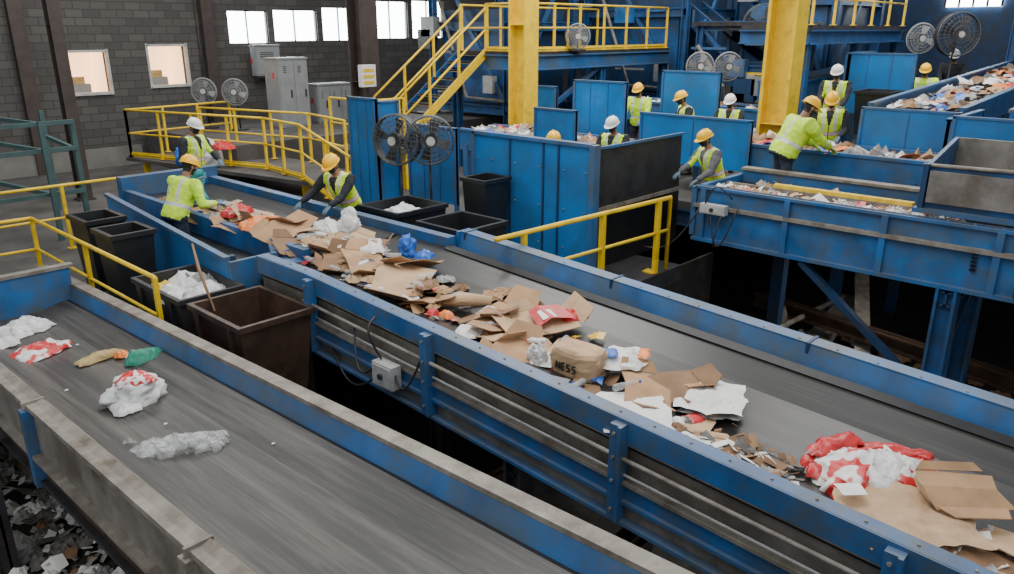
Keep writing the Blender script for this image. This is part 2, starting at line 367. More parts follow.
railing('yellow_railing',[(1.6,12.5,0),(3.22,12.4,0),(3.22,8.3,0)],.92,(.5,),2.2)
railing('yellow_railing',[(7.4,19.3,.6),(8.7,15.3,.6),(8.55,13.65,.6),(8.05,11.25,.25)],1.1,(.5,.05),1.0,toe=True)
railing('yellow_railing',[(8.9,18.6,.6),(9.9,15.4,.6),(9.6,13.6,.6)],1.1,(.5,),1.0)
railing('yellow_railing',[(7.4,19.3,.6),(10.2,19.6,.6)],1.1,(.5,),1.0)
mb=MB(); mb.add([(7.3,19.4,.58),(10,19.6,.58),(9.9,13.4,.58),(8.5,13.4,.58),(7.3,19.4,.5),(10,19.6,.5),(9.9,13.4,.5),(8.5,13.4,.5)],[(0,1,2,3),(7,6,5,4),(0,4,5,1),(1,5,6,2),(2,6,7,3),(3,7,4,0)],DGREY)
for x,y in ((7.6,19),(8.8,14),(9.7,14),(9.8,19)): bx(mb,x-.06,x+.06,y-.06,y+.06,0,.5,YEL)
mb.build('walkway_landing')
mb=MB()
for x,y in ((4.2,14.6),(4.75,14.8),(3.7,17.8),(5.0,17.2),(2.8,14.6)): beam(mb,(x,y,0),(x,y,2.0),.08,.08,TEAL)
for z in (2.0,1.55,.8):
    beam(mb,(2.8,14.6,z),(4.75,14.7,z),.06,.07,TEAL); beam(mb,(4.2,14.6,z),(3.7,17.8,z),.06,.07,TEAL)
beam(mb,(4.75,14.8,1.5),(5.0,17.2,1.5),.06,.07,TEAL)
mb.build('teal_steel_frame')
def col(name,x,y,w,z0,z1,m):
    mb=MB(); t=w*.12
    for k in (-1,1): bx(mb,x-w/2,x+w/2,y+k*w/2-t/2,y+k*w/2+t/2,z0,z1,m)
    bx(mb,x-t/2,x+t/2,y-w/2,y+w/2,z0,z1,m)
    bx(mb,x-w*.7,x+w*.7,y-w*.7,y+w*.7,z0,z0+.04,m)
    for z in (z0+1.2,z0+3.6): bx(mb,x-w*.48,x+w*.48,y-w*.48,y+w*.48,z,z+.02,m)
    return mb.build(name)
col('brown_steel_column',5.75,17.9,.24,0,8,BROWNC)
col('brown_steel_column',13.2,17.6,.55,.95,8,BROWNC)
col('yellow_steel_column',13.25,11.85,.44,0,8,YEL)
col('yellow_steel_column',14.45,6.4,.50,.6,8,YEL)
# ------------------------------------------------------------------ blue panels
def panelY(x,y0,y1,z0,z1,m=BLUEP,t=.05,legs=0.0,ribs=3,name='blue_partition_panel'):  # blue partition panel running along Y
    mb=MB(); bx(mb,x,x+t,y0,y1,z0,z1,m)
    for k in (0,1): bx(mb,x-.02,x+t+.02,(y0,y1-.05)[k],(y0+.05,y1)[k],legs,z1+.01,BLUE)
    bx(mb,x-.02,x+t+.02,y0,y1,z1-.01,z1+.025,BLUE)
    for i in range(1,ribs):
        y=y0+(y1-y0)*i/ribs; bx(mb,x-.012,x,y-.008,y+.008,z0,z1,BLUE)
    return mb.build(name)
def panelX(y,x0,x1,z0,z1,m=BLUEP,t=.05,legs=0.0,name='blue_partition_panel'):  # blue partition panel running along X
    mb=MB(); bx(mb,x0,x1,y,y+t,z0,z1,m)
    for k in (0,1): bx(mb,(x0,x1-.05)[k],(x0+.05,x1)[k],y-.02,y+t+.02,legs,z1+.01,BLUE)
    bx(mb,x0,x1,y-.02,y+t+.02,z1-.01,z1+.025,BLUE)
    return mb.build(name)
mb=MB(); bx(mb,9.0,9.05,6.7,9.15,0,1.9,BLUEP); bx(mb,9.05,11.5,6.7,6.75,.95,1.84,STEEL); bx(mb,9.05,11.5,6.69,6.74,0,.92,SKIRT)
bx(mb,9.0,11.5,6.66,6.70,1.84,1.88,BLUE); bx(mb,9.05,11.5,6.68,6.7,.9,.96,DUST)
bx(mb,8.95,9.1,6.62,6.72,0,1.92,BLUE); bx(mb,8.96,9.1,9.1,9.18,0,1.92,BLUE); bx(mb,8.96,9.1,6.7,9.15,1.88,1.93,BLUE)
for y in (7.3,7.6,8.3): bx(mb,8.975,9.0,y,y+.03,.05,1.86,BLUED)
for y in (6.8,7.2,7.7,8.2,8.7,9.05):
    for z in (.3,.9,1.5): cyl(mb,(8.99,y,z),.012,.02,DUST,6,(1,0,0))
bx(mb,9.05,11.5,9.1,9.15,.8,1.5,BLUEP)
mb.build('sorting_booth_screen')
panelY(8.0,10.45,11.2,.3,2.4)
panelX(10.45,8.05,8.5,.3,2.35)
panelY(9.3,9.9,11.2,.5,1.85)
panelY(11.8,9.2,10.25,1.2,2.02,ribs=1)
panelY(13.3,9.1,10.45,1.2,2.48)
panelY(14.0,11.5,12.6,1.2,2.25,ribs=1)
panelY(12.8,6.1,8.4,1.1,1.98,legs=.6,ribs=2)
panelY(15.5,8.2,9.65,1.2,2.62,legs=.5,ribs=1)
panelY(18.4,5.2,6.7,1.7,3.0,legs=.6)
panelX(6.6,18.4,20.0,1.7,3.0,legs=.6)
panelY(14.1,3.2,4.75,1.5,2.22,legs=.6,ribs=2)
panelY(13.2,-1.5,3.1,1.25,2.25,legs=.6)
panelX(3.12,13.2,15.2,1.3,2.2,legs=.6)
panelX(8.25,10.3,12.7,.9,1.45)
mb=MB()
mb.add([(10.75,2.75,1.3),(10.75,2.75,1.86),(10.65,-2,1.95),(10.65,-2,1.3),(10.8,2.75,1.3),(10.8,2.75,1.86),(10.7,-2,1.95),(10.7,-2,1.3)],[(0,1,2,3),(7,6,5,4),(1,5,6,2),(0,4,5,1)],BLUEM)
mb.add([(10.8,2.75,1.3),(12.0,2.75,1.3),(12.0,2.75,2.1),(10.8,2.75,1.86),(10.8,2.7,1.3),(12.0,2.7,1.3),(12.0,2.7,2.1),(10.8,2.7,1.86)],BF,BLUEM)
mb.add([(12.0,2.75,1.3),(12.0,-2,1.3),(12.0,-2,2.1),(12.0,2.75,2.1),(12.05,2.75,1.3),(12.05,-2,1.3),(12.05,-2,2.1),(12.05,2.75,2.1)],BF,GREYB)
bx(mb,10.66,10.70,.4,2.65,1.42,1.82,GREYB)
for y in (2.7,1.5,.3): bx(mb,10.64,10.78,y-.03,y+.03,1.3,1.9,BLUED)
tube(mb,[(10.72,2.75,1.88),(10.68,-2,1.97)],.025,DUST,6)
bx(mb,10.62,10.76,-2,2.78,1.28,1.34,BLUE)
mb.build('steel_chute')
def conv(name,x0,x1,y0,y1,z,axis='y',dz=0,m=BELT,legz=.6,rim=.12):
    mb=MB()
    if axis=='y': P=[(x0,y0,z),(x1,y0,z),(x1,y1,z+dz),(x0,y1,z+dz)]
    else: P=[(x0,y0,z),(x1,y0,z+dz),(x1,y1,z+dz),(x0,y1,z)]
    P=[V(p) for p in P]; dn=V((0,0,-.05)); mb.add(P+[p+dn for p in P],[(0,1,2,3),(7,6,5,4),(0,4,5,1),(1,5,6,2),(2,6,7,3),(3,7,4,0)],m)
    E=[(P[0],P[3]),(P[1],P[2])] if axis=='y' else [(P[0],P[1]),(P[3],P[2])]
    for a,b_ in E:
        beam(mb,a+V((0,0,-.1)),b_+V((0,0,-.1)),.06,.45,BLUE); beam(mb,a+V((0,0,rim)),b_+V((0,0,rim)),.12,.05,DUST if m is BELT1 else BLUE)
        for t in (.05,.5,.95):
            p=a.lerp(b_,t); beam(mb,(p.x,p.y,legz),(p.x,p.y,p.z-.2),.12,.12,BLUE)
    return mb.build(name)
conv('picking_conveyor',12.95,14.0,3.2,8.0,1.45)
conv('picking_conveyor',11.9,12.95,8.6,12.5,1.3,legz=0)
conv('picking_conveyor',15.0,26,3.4,4.9,2.1,'x',.45)
conv('picking_conveyor',14.6,26,1.0,2.6,2.15,'x',.5,m=BELT1)
conv('picking_conveyor',16.4,17.4,7.3,12,1.7)
conv('picking_conveyor',18.0,26,7.6,8.5,2.2,'x',.3)

# ------------------------------------------------------------------ stairs + upper platform
mb=MB(); n=11
for yy in (14.0,14.9):
    beam(mb,(11.4,yy,.95),(14.3,yy,3.0),.04,.2,BLUEM if yy>14.5 else YEL)
    for hh in (.55,1.05): tube(mb,[(11.4,yy,.95+hh),(14.3,yy,3.0+hh)],.028,YEL,8)
    for t in (0,.33,.66,1): x=11.4+2.9*t; beam(mb,(x,yy,.95+2.05*t),(x,yy,2.0+2.05*t),.05,.05,YEL)
for i in range(n):
    t=(i+.5)/n; x=11.4+2.9*t; z=.95+2.05*t; bx(mb,x-.13,x+.13,14.02,14.88,z,z+.03,STEEL); bx(mb,x-.13,x-.12,14.02,14.88,z-.02,z+.035,DUST)
mb.build('yellow_staircase')
mb=MB()
bx(mb,10.2,11.45,13.6,15.2,.85,.95,DGREY)
for x,y in ((10.3,13.7),(11.3,13.7),(10.3,15.1),(11.3,15.1)): bx(mb,x-.06,x+.06,y-.06,y+.06,0,.85,YEL)
mb.build('stair_landing')
railing('yellow_railing',[(10.3,15.1,.95),(10.3,13.7,.95),(11.3,13.7,.95)],1.1,(.5,),1.0)
mb=MB(); bx(mb,14.2,20.5,12.6,15.2,2.9,3.0,STEEL)
ibeam(mb,(14.2,12.6,2.75),(20.5,12.6,2.75),.2,.35,.03,BLUE); ibeam(mb,(14.25,12.6,2.75),(14.25,15.2,2.75),.2,.35,.03,BLUE)
for x,y in ((14.3,12.7),(14.3,15.1),(17.3,12.7),(20.4,12.7),(20.4,15.1)): ibeam(mb,(x,y,0),(x,y,2.6),.2,.2,.03,BLUEM)
beam(mb,(14.3,12.7,1.2),(17.3,12.7,2.6),.1,.1,BLUEM)
mb.build('upper_platform')
railing('yellow_railing',[(14.25,14.0,3),(14.25,12.65,3),(20.4,12.65,3)],1.1,(.5,.06),1.1,toe=True)
railing('yellow_railing',[(14.25,14.9,3),(16,15.15,3),(20.4,15.15,3)],1.1,(.5,),1.3)
def machine(name,x0,x1,y0,y1,z0,z1,seed):
    rnd=random.Random(seed); mb=MB()
    for x in (x0,x1):
        for y in (y0,y1): ibeam(mb,(x,y,.0),(x,y,z1),.2,.2,.03,BLUEM)
    for z in (z0,(z0+z1)/2,z1):
        for y in (y0,y1): ibeam(mb,(x0,y,z),(x1,y,z),.15,.25,.03,BLUEM)
        for x in (x0,x1): ibeam(mb,(x,y0,z),(x,y1,z),.15,.25,.03,BLUEM)
    bx(mb,x0+.2,x1-.2,y0+.2,y1-.2,z0+.1,z0+(z1-z0)*.6,BLUED)
    bx(mb,x0+.15,x0+.2,y0+.3,y1-.3,z0+.2,z0+(z1-z0)*.5,BLUEM)
    beam(mb,(x0,y0,z0),(x0,y1,z1),.1,.1,BLUEM); beam(mb,(x0,y0,z0),(x1,y0,z1),.1,.1,BLUEM)
    bx(mb,x0-.15,x0+.05,y0+.5,y0+.9,z0+.5,z0+1.0,LGREY)
    bx(mb,x0-.2,x1+.2,y0-.2,y1+.2,z1,z1+.1,STEEL)
    for k in range(9):
        a=rnd.uniform(y0,y1); z=rnd.uniform(z0,z1); beam(mb,(x0-.1,a,z),(x0-.1,a+rnd.uniform(.4,1.2),z),.06,.06,rnd.choice([YEL,STEEL,LGREY,DUST,BLUE]))
    for k in range(5):
        a=rnd.uniform(y0,y1); w_=rnd.uniform(.2,.6); z=rnd.uniform(z0,z1-.6); bx(mb,x0-.3,x0-.02,a,a+w_,z,z+rnd.uniform(.2,.6),rnd.choice([STEEL,GREYC,BLUE,BLUED]))
    tube(mb,[(x0-.15,y0,z0+.3),(x0-.15,(y0+y1)/2,z0+.35),(x0-.15,y1,z1-.5)],.05,DUST,8)
    return mb.build(name)
machine('screening_machine',17,20,15.8,19,1.2,6,1)
machine('screening_machine',21,24,12.4,16,1.5,6.5,2)
machine('screening_machine',23,26.5,8.8,11.2,1.8,6.8,3)
machine('screening_machine',26.3,28.5,1.0,5.0,1.8,7,4)
machine('screening_machine',19.5,21.5,8.8,11,1.4,3.6,5)
mb=MB()
a=V((22.4,14.2,4.9)); b_=V((20.6,9.3,2.2))
for off in (-.45,.45): beam(mb,a+V((off,0,0)),b_+V((off,0,0)),.08,.55,BLUED)
beam(mb,a,b_,.9,.06,BELT)
for t in [k/10 for k in range(11)]:
    p=a.lerp(b_,t); bx(mb,p.x-.53,p.x-.48,p.y-.04,p.y+.04,p.z-.25,p.z+.25,BLUE)
for t in (.15,.8):
    p=a.lerp(b_,t); beam(mb,(p.x,p.y,.0),(p.x,p.y,p.z-.3),.15,.15,BLUE)
mb.build('inclined_conveyor')
for k,(y0,y1,z0_,z1_) in enumerate([(15.8,17.2,3.4,5.0),(12.2,13.8,3.8,5.2),(6,7.6,4.2,5.4),(2.5,4.2,4.1,5.2)]):
    mb=MB(); bx(mb,28.9,28.98,y0,y1,z0_,z1_,WINB)
    for i in range(5): y=y0+(y1-y0)*i/4; bx(mb,28.84,28.9,y-.03,y+.03,z0_,z1_,STEEL)
    mb.build('window_%d'%(k+8))
railing('yellow_railing',[(17,7,3.6),(23,7,3.6)],1.1,(.5,),1.2)
mb=MB(); bx(mb,17,23,7,8.6,3.5,3.6,STEEL); ibeam(mb,(17,7,3.35),(23,7,3.35),.2,.3,.03,BLUEM); ibeam(mb,(17,7,3.35),(17,8.6,3.35),.2,.3,.03,BLUEM)
for x in (17.1,20,22.9): ibeam(mb,(x,7.1,.6),(x,7.1,3.3),.18,.18,.03,BLUEM)
mb.build('catwalk')

# ------------------------------------------------------------------ fans
def fan(name,c,r,face,zb=0,tilt=0,drum=False):
    mb=MB(); c=V(c); n=V((face[0],face[1],tilt)).normalized(); s=n.cross(V((0,0,1))).normalized(); u=s.cross(n)
    def P(a,rr,o): return c+s*rr*math.cos(a)+u*rr*math.sin(a)+n*o
    dep=.09 if not drum else .12
    M=WIRE if drum else GREYC
    for rr,o in ((1,0),(.97,dep*.5),(.8,dep*.8),(.6,dep*.95),(.4,dep),(.2,dep)):
        tube(mb,[P(2*math.pi*k/28,rr*r,o) for k in range(28)],.005 if rr<1 else .016,M,5,closed=True)
        if rr<1: tube(mb,[P(2*math.pi*k/20,rr*r,-o) for k in range(20)],.005,M,4,closed=True)
    for k in range(30):
        a=2*math.pi*k/30
        for sg in (1,-1): tube(mb,[P(a,r,0),P(a,.8*r,dep*.8*sg),P(a,.4*r,dep*sg),P(a,.1*r,dep*sg)],.0035,M,4)
    cyl(mb,c,.12*r/.4,.12,STEEL,14,n)
    cyl(mb,c+n*dep,.07,.02,LGREY,14,n)
    for k in range(4):
        a=k*math.pi/2+.3; vs=[]
        for rr in (.12,.5,.88):
            for da,o in ((-.32,-.03),(.32,.03)): vs.append(P(a+da*(1.1-.3*rr),rr*r,o))
        mb.add(vs,[(0,1,3,2),(2,3,5,4)],STEEL if drum else GREYC,True)
    if drum:
        vs=[];fs=[];N=28
        for o in (-.16,.0):
            for k in range(N): vs.append(P(2*math.pi*k/N,r*1.02,o))
        for k in range(N): fs.append((k,(k+1)%N,N+(k+1)%N,N+k))
        mb.add(vs,fs,STEEL,True)
    cyl(mb,c-n*.14,.07,.16,STEEL,12,n)
    tube(mb,[c-n*.14,(c.x-n.x*.14,c.y-n.y*.14,zb+.05)],.022,STEEL,8)
    cyl(mb,(c.x-n.x*.14,c.y-n.y*.14,zb+.02),.22,.04,STEEL,20)
    mb.build(name)
FC=(-.73,-.68)
fan('drum_fan',(8.0,9.95,1.79),.41,(-.95,-.35),0,drum=True)
fan('drum_fan',(8.32,9.46,1.80),.39,(-.6,-.8),0,drum=True)
fan('pedestal_fan',(10.3,19.4,1.95),.34,FC,.95)
fan('pedestal_fan',(9.9,20.3,1.95),.34,FC,.95)
fan('pedestal_fan',(15.9,12.4,3.35),.3,FC,3.0)
fan('pedestal_fan',(21.6,6.1,3.3),.36,FC,.6)
fan('pedestal_fan',(21.3,5.2,3.4),.5,FC,.6,drum=True)
fan('pedestal_fan',(21.9,10.4,3.6),.6,FC,.6,drum=True)
fan('pedestal_fan',(17.6,9.9,2.65),.34,FC,.6)
fan('pedestal_fan',(17.9,9.3,2.65),.34,FC,.6)

def cabinet(name,x0,x1,y0,y1,z0,z1,m,doors=2):
    mb=MB(); bx(mb,x0,x1,y0,y1,z0,z1,m)
    bx(mb,x0-.02,x1+.02,y0-.03,y1,z1,z1+.04,m); bx(mb,x0,x1,y0-.01,y1,z0-.05,z0,STEEL)
    w=(x1-x0)/doors
    for i in range(doors):
        a=x0+i*w+.03; bx(mb,a,a+w-.06,y0-.02,y0,z0+.05,z1-.05,m); bx(mb,a+w-.16,a+w-.13,y0-.05,y0-.02,(z0+z1)/2-.1,(z0+z1)/2+.1,STEEL)
        for k in range(4): bx(mb,a+.1,a+w-.25,y0-.025,y0-.02,z1-.2-k*.05,z1-.18-k*.05,STEEL)
    bx(mb,x0-.015,x0,y0+.05,y1-.05,z0+.05,z1-.05,m)
    bx(mb,x0-.02,x0-.015,y0+.2,y0+.3,z1-.5,z1-.35,RED)
    mb.build(name)
cabinet('electrical_cabinet',11.4,12.3,19.0,19.7,.95,2.75,GREYC)
cabinet('tool_cabinet',12.7,13.9,19.2,19.8,.95,2.0,GREYC,3)
cabinet('wall_junction_box',12.2,13.0,21.5,21.8,2.2,3.05,GREYC,1)
mb=MB(); bx(mb,12.35,12.8,16.6,16.75,2.1,2.65,PAPER)
for k in range(3): bx(mb,12.41,12.74,16.59,16.6,2.17+.15*k,2.25+.15*k,YELB)
bx(mb,12.55,12.61,16.65,16.7,0,2.1,STEEL); mb.build('control_panel')
def ebox(name,x,y,z,w,h,cab):
    mb=MB(); bx(mb,x-.12,x,y-w/2,y+w/2,z-h/2,z+h/2,LGREY); bx(mb,x-.13,x-.12,y-w/2+.02,y+w/2-.02,z-h/2+.02,z+h/2-.02,LGREY)
    cyl(mb,(x-.14,y,z),.03,.03,STEEL,10,(1,0,0))
    for c in cab: tube(mb,c,.012,STEEL,6)
    mb.build(name)
def arc(p0,p1,sag,n=10,out=0):
    p0=V(p0);p1=V(p1); return [p0.lerp(p1,t/n)+V((-out*math.sin(math.pi*t/n),0,-sag*math.sin(math.pi*t/n))) for t in range(n+1)]
ebox('junction_box',4.24,5.5,.32,.3,.24,[arc((4.18,5.6,.42),(4.26,6.1,.62),.25,out=.1),arc((4.18,5.4,.42),(4.26,5.0,.72),.3,out=.06),arc((4.18,5.65,.25),(4.3,6.6,.3),.25,out=.05),arc((4.2,5.6,.45),(4.25,5.7,.85),-.1,out=.12)])
ebox('junction_box',10.3,5.35,.98,.4,.14,[arc((10.22,5.4,.95),(10.3,5.0,1.05),.55,out=.1),arc((10.22,5.5,1.0),(10.3,5.1,1.15),-.25,out=.1),arc((10.22,5.2,.95),(10.3,5.3,.4),.15,out=.15),arc((10.2,5.55,.98),(9.9,6.3,.3),.25)])
def bin_(name,x0,x1,y0,y1,z0,z1,m,t=.03,tap=.06,wheels=True,rimw=.03):
    mb=MB()
    def ring(ix,z,k): return [(x0+ix+k,y0+ix+k,z),(x1-ix-k,y0+ix+k,z),(x1-ix-k,y1-ix-k,z),(x0+ix+k,y1-ix-k,z)]
    R=[ring(tap,z0,0),ring(0,z1-.06,0),ring(-rimw,z1-.06,0),ring(-rimw,z1,0),ring(t,z1,0),ring(tap+t,z0+.05,0)]
    vs=[v for r in R for v in r]; fs=[(3,2,1,0)]
    for i in range(5):
        for k in range(4): fs.append((i*4+k,i*4+(k+1)%4,(i+1)*4+(k+1)%4,(i+1)*4+k))
    fs.append((20,21,22,23)); mb.add(vs,fs,m)
    if wheels:
        for y in (y0+.1,y1-.1): cyl(mb,(x1-.08,y,z0+.09),.09,.05,SKIRT,14,(0,1,0))
        tube(mb,[(x1,y0+.1,z1-.12),(x1+.08,y0+.1,z1-.05),(x1+.08,y1-.1,z1-.05),(x1,y1-.1,z1-.12)],.018,m,8)
    else:
        for y in (y0+.2,y1-.2): bx(mb,x0-.03,x0+.02,y-.02,y+.02,z0,z1-.06,m)
    return mb.build(name)
bin_('black_trash_bin',3.52,4.02,11.1,11.75,0.0,1.03,BLACKP)
bin_('black_trash_bin',3.45,3.98,10.05,10.65,0.0,1.03,BLACKP)
bin_('black_trash_bin',6.85,7.8,8.55,9.45,0.0,.98,BLACKP)
bin_('black_trash_bin',6.85,7.7,7.2,8.1,0.0,.95,BLACKP)
bin_('black_trash_bin',8.3,8.85,8.2,8.7,0.0,1.3,BLACKP)
bin_('rusty_steel_hopper',3.36,4.18,6.75,7.80,-.75,.70,RUST,t=.02,tap=.12,wheels=False)
bin_('steel_waste_tray',3.35,4.1,8.05,9.25,0,.68,STEEL,t=.02,tap=.05,wheels=False)
bin_('black_trash_bin',17.0,17.8,5.2,5.9,1.4,2.3,BLACKP)

# ------------------------------------------------------------------ waste items
def zb2(x,y):
    if y>8: return .82
    return z2(y)-.22
def vor(p):
    d=noise.voronoi(p)[0]; return d[1]-d[0]
FILM=(WHITE,RED,REDW,REDW2,ORANGE,BLUEB,YELB,CLEAR,GREEN,TAN)
def crumple(mb,c,sx,sy,h,m,seed,n=14,rz=0,sharp=1,droop=.0,fr=1.0,rag=.22):
    rnd=random.Random(seed); o=V((rnd.uniform(0,99),rnd.uniform(0,99),rnd.uniform(0,99)))
    vs=[];fs=[];cs,sn=math.cos(rz),math.sin(rz); L=max(sx,sy); film=m in FILM
    if film and n>=10: n=int(n*1.6)
    for i in range(n+1):
        for j in range(n+1):
            u=i/n*2-1;w=j/n*2-1
            a=math.atan2(w,u); k=1+rag*noise.noise(V((math.cos(a)*1.3,math.sin(a)*1.3,0))+o)+.10*noise.noise(V((math.cos(a)*5,math.sin(a)*5,3))+o)
            sh=.55+.45/max(1,math.hypot(u,w)) if rag>.1 else 1
            x=u*sx/2*k*sh; y=w*sy/2*k*sh
            p=V((x,y,0)); q=p/L*fr
            e=max(abs(u),abs(w)); dome=(1-e**2.2)
            if film:
                # soft billows crossed by a few sharp folds
                nn=(1-abs(noise.noise(q*2.6+o))*2.0)**2*.30+.25*noise.noise(q*2+o*3)+(1-abs(noise.noise(q*7+o*2))*2)**2*.14+.10*vor(q*6+o)
                z=h*(.55*dome**.7+max(-.1,nn)*(.15+.7*dome))*.82+.010
            else:
                nn=vor(q*3.2+o)*1.0+vor(q*7+o)*.45+.25*abs(noise.noise(q*16+o))
                z=h*(.35*dome+nn*(.35+.65*dome))+.012
            x+=.09*L*noise.noise(q*6+o*2); y+=.09*L*noise.noise(q*6+o*3)
            vs.append((c[0]+x*cs-y*sn,c[1]+x*sn+y*cs,c[2]+z-droop*(e**3)))
    for i in range(n):
        for j in range(n):
            a=i*(n+1)+j
            if (i+j)%2: fs+= [(a,a+1,a+n+2),(a,a+n+2,a+n+1)]
            else: fs+= [(a,a+1,a+n+1),(a+1,a+n+2,a+n+1)]
    mb.add(vs,fs,m,sharp<1 or film)
def card(mb,c,w,l,m,seed,rz=0,tilt=(0,0),folds=True,t=.008,flapang=None):
    rnd=random.Random(seed); R=Matrix.Rotation(rz,3,'Z')@Matrix.Rotation(tilt[0],3,'X')@Matrix.Rotation(tilt[1],3,'Y'); c=V(c)
    def poly(P):
        P=[V(p) for p in P]; nrm=(P[1]-P[0]).cross(P[2]-P[0]).normalized()*t
        n=len(P); vs=[c+R@p for p in P]+[c+R@(p-nrm) for p in P]
        mb.add(vs,[tuple(range(n)),tuple(range(2*n-1,n-1,-1))]+[(i,i+n,(i+1)%n+n,(i+1)%n) for i in range(n)],m)
    a=w/2;b_=l/2
    j=lambda s=.04:rnd.uniform(-s,s)*min(1,w*3)
    mid=j(.15)*w; zc=rnd.uniform(.0,.12)*w
    P0=[(-a,-b_+j(),0),(mid,-b_+j(),zc),(mid+j(),b_+j(),zc),(-a+j(),b_+j(),0)]
    P1=[P0[1],(a+j(),-b_+j(),-.0),(a,b_+j(),0),P0[2]]
    poly(P0);poly(P1)
    if folds:
        for side in (-1,1):
            if rnd.random()<.75:
                an=flapang if flapang is not None else rnd.uniform(.05,.8); fl=w*rnd.uniform(.2,.4)
                x=side*a; q=[(x,-b_+.03,0),(x+side*fl*math.cos(an),-b_+.07+j(),fl*math.sin(an)),(x+side*fl*math.cos(an),b_-.07+j(),fl*math.sin(an)),(x,b_-.03,0)]
                poly(q if side<0 else q[::-1])
        if rnd.random()<.6:
            an=rnd.uniform(.1,.8); fl=l*rnd.uniform(.2,.4)
            poly([(-a+.03,b_,0),(mid,b_,zc),(mid,b_+fl*math.cos(an),zc+fl*math.sin(an)),(-a+.05,b_+fl*math.cos(an),fl*math.sin(an))])
def bag(mb,c,r,m,seed,R=None,nu=30,nv=18,amp=.28,ex=2.0,flat=None):
    rnd=random.Random(seed); o=V((rnd.uniform(0,99),)*3); vs=[];fs=[]
    film=m in FILM
    if film: nu=48;nv=30
    for j in range(nv+1):
        ph=-math.pi/2+math.pi*j/nv
        for i in range(nu):
            a=2*math.pi*i/nu; p=V((math.cos(ph)*math.cos(a),math.cos(ph)*math.sin(a),math.sin(ph)))
            s=(abs(p.x)**ex+abs(p.y)**ex+abs(p.z)**ex)**(-1/ex)
            if film: nn=(1-abs(noise.noise(p*1.7+o))*2.2)**2*.5+noise.noise(p*1.1+o)+(1-abs(noise.noise(p*4+o))*2)**2*.25+.35*vor(p*3+o)
            else: nn=vor(p*1.6+o)*1.5+vor(p*3.7+o)*.7+noise.noise(p*1.1+o)
            k=s*(1-amp*.6+amp*nn)
            q=V((p.x*r[0]*k,p.y*r[1]*k,p.z*r[2]*k)); q.z=max(q.z,-r[2]*.55)
            if R: q=R@q
            vs.append(V(c)+q+V((0,0,r[2]*.55)))
    for j in range(nv):
        for i in range(nu): fs.append((j*nu+i,j*nu+(i+1)%nu,(j+1)*nu+(i+1)%nu,(j+1)*nu+i))
    mb.add(vs,fs,m,film)
def bottle(mb,c,L,r,m,rz,cap=None):
    d=V((math.cos(rz),math.sin(rz),.05)); c=V(c)+V((0,0,r))
    P=[c-d*L*.5,c-d*L*.47,c-d*L*.2,c,c+d*L*.2,c+d*L*.36,c+d*L*.42,c+d*L*.5]
    tube(mb,P,[r*.85,r,r*.92,(r*.7,r),r,r*.5,r*.32,r*.32],m,12)
    tube(mb,[c+d*L*.47,c+d*L*.53],[r*.38,r*.38],cap or BLUEB,10)
def on2(x,y,dz=0): return (x,y,zb2(x,y)+dz)
mb=MB(); rnd=random.Random(3)
for i in range(440):
    y=rnd.choice([rnd.uniform(4.6,12.6),rnd.uniform(5.5,11.5),rnd.uniform(5.5,9.5)])
    if i%9==0: y=rnd.uniform(2.6,4.6)
    cx=5.3 if y>7 else (5.2 if y>4 else 4.95)
    x=cx+rnd.gauss(0,.25)
    x=min(max(x,4.62 if y<8 else 5.08),6.2)
    hmax=.16*max(0,1-abs(x-cx)/.55) if y>5.5 else .05
    m=rnd.choice([PAPER,WHITE,GREYW,RED,GREYD,BLUEB,YELB,GREYW,CARD3,ORANGE,CARD3]) 
    if i%3: m=rnd.choice([CARD,CARD2,CARD3,CARD,GREYW])
    s=rnd.uniform(.05,.2); z=zb2(x,y)+rnd.uniform(0,hmax)+.01
    if i%14==0: bottle(mb,(x,y,z+.03),rnd.uniform(.15,.26),.033,rnd.choice([CLEAR,WHITE,CLEAR,GREYW]),rnd.uniform(0,6),rnd.choice([BLUEB,RED,WHITE]))
    elif rnd.random()<.65: card(mb,(x,y,z),s,s*rnd.uniform(.6,1.6),m,i,rnd.uniform(0,3),(rnd.uniform(-.4,.4),rnd.uniform(-.4,.4)),folds=rnd.random()<.3,t=.004)
    else: crumple(mb,(x,y,z-.02),s*1.4,s*1.3,s*.45,m,i,7,rnd.uniform(0,3))
for i in range(130):
    x=4.72+rnd.gauss(0,.15); y=1.98+rnd.gauss(0,.2); s=rnd.uniform(.03,.11)
    card(mb,on2(max(x,4.6),y,rnd.uniform(.01,.08)),s,s*rnd.uniform(.5,2),rnd.choice([CARD3,CARD,CARD3,GREYW,GREYD,PAPER]),i,rnd.uniform(0,3),(rnd.uniform(-.7,.7),rnd.uniform(-.7,.7)),False,.004)
for i in range(110):
    x=4.6+abs(rnd.gauss(0,.18)); y=.55+rnd.gauss(0,.22); s=rnd.uniform(.03,.1)
    card(mb,on2(x,y,rnd.uniform(.01,.07)),s,s*rnd.uniform(.5,2),rnd.choice([CARD3,PAPER,CARD2,GREYW]),i,rnd.uniform(0,3),(rnd.uniform(-.7,.7),rnd.uniform(-.7,.7)),False,.004)
mb.build('mixed_waste_pile')
def one(name,fn,*a,**k):
    mb=MB(); fn(mb,*a,**k); return mb.build(name)
one('red_plastic_bag',crumple,on2(5.3,10.35,.12),.5,.38,.2,RED,11,rz=.6)
one('orange_plastic_bag',crumple,on2(5.15,9.35,.14),.6,.45,.2,ORANGE,12,rz=.2)
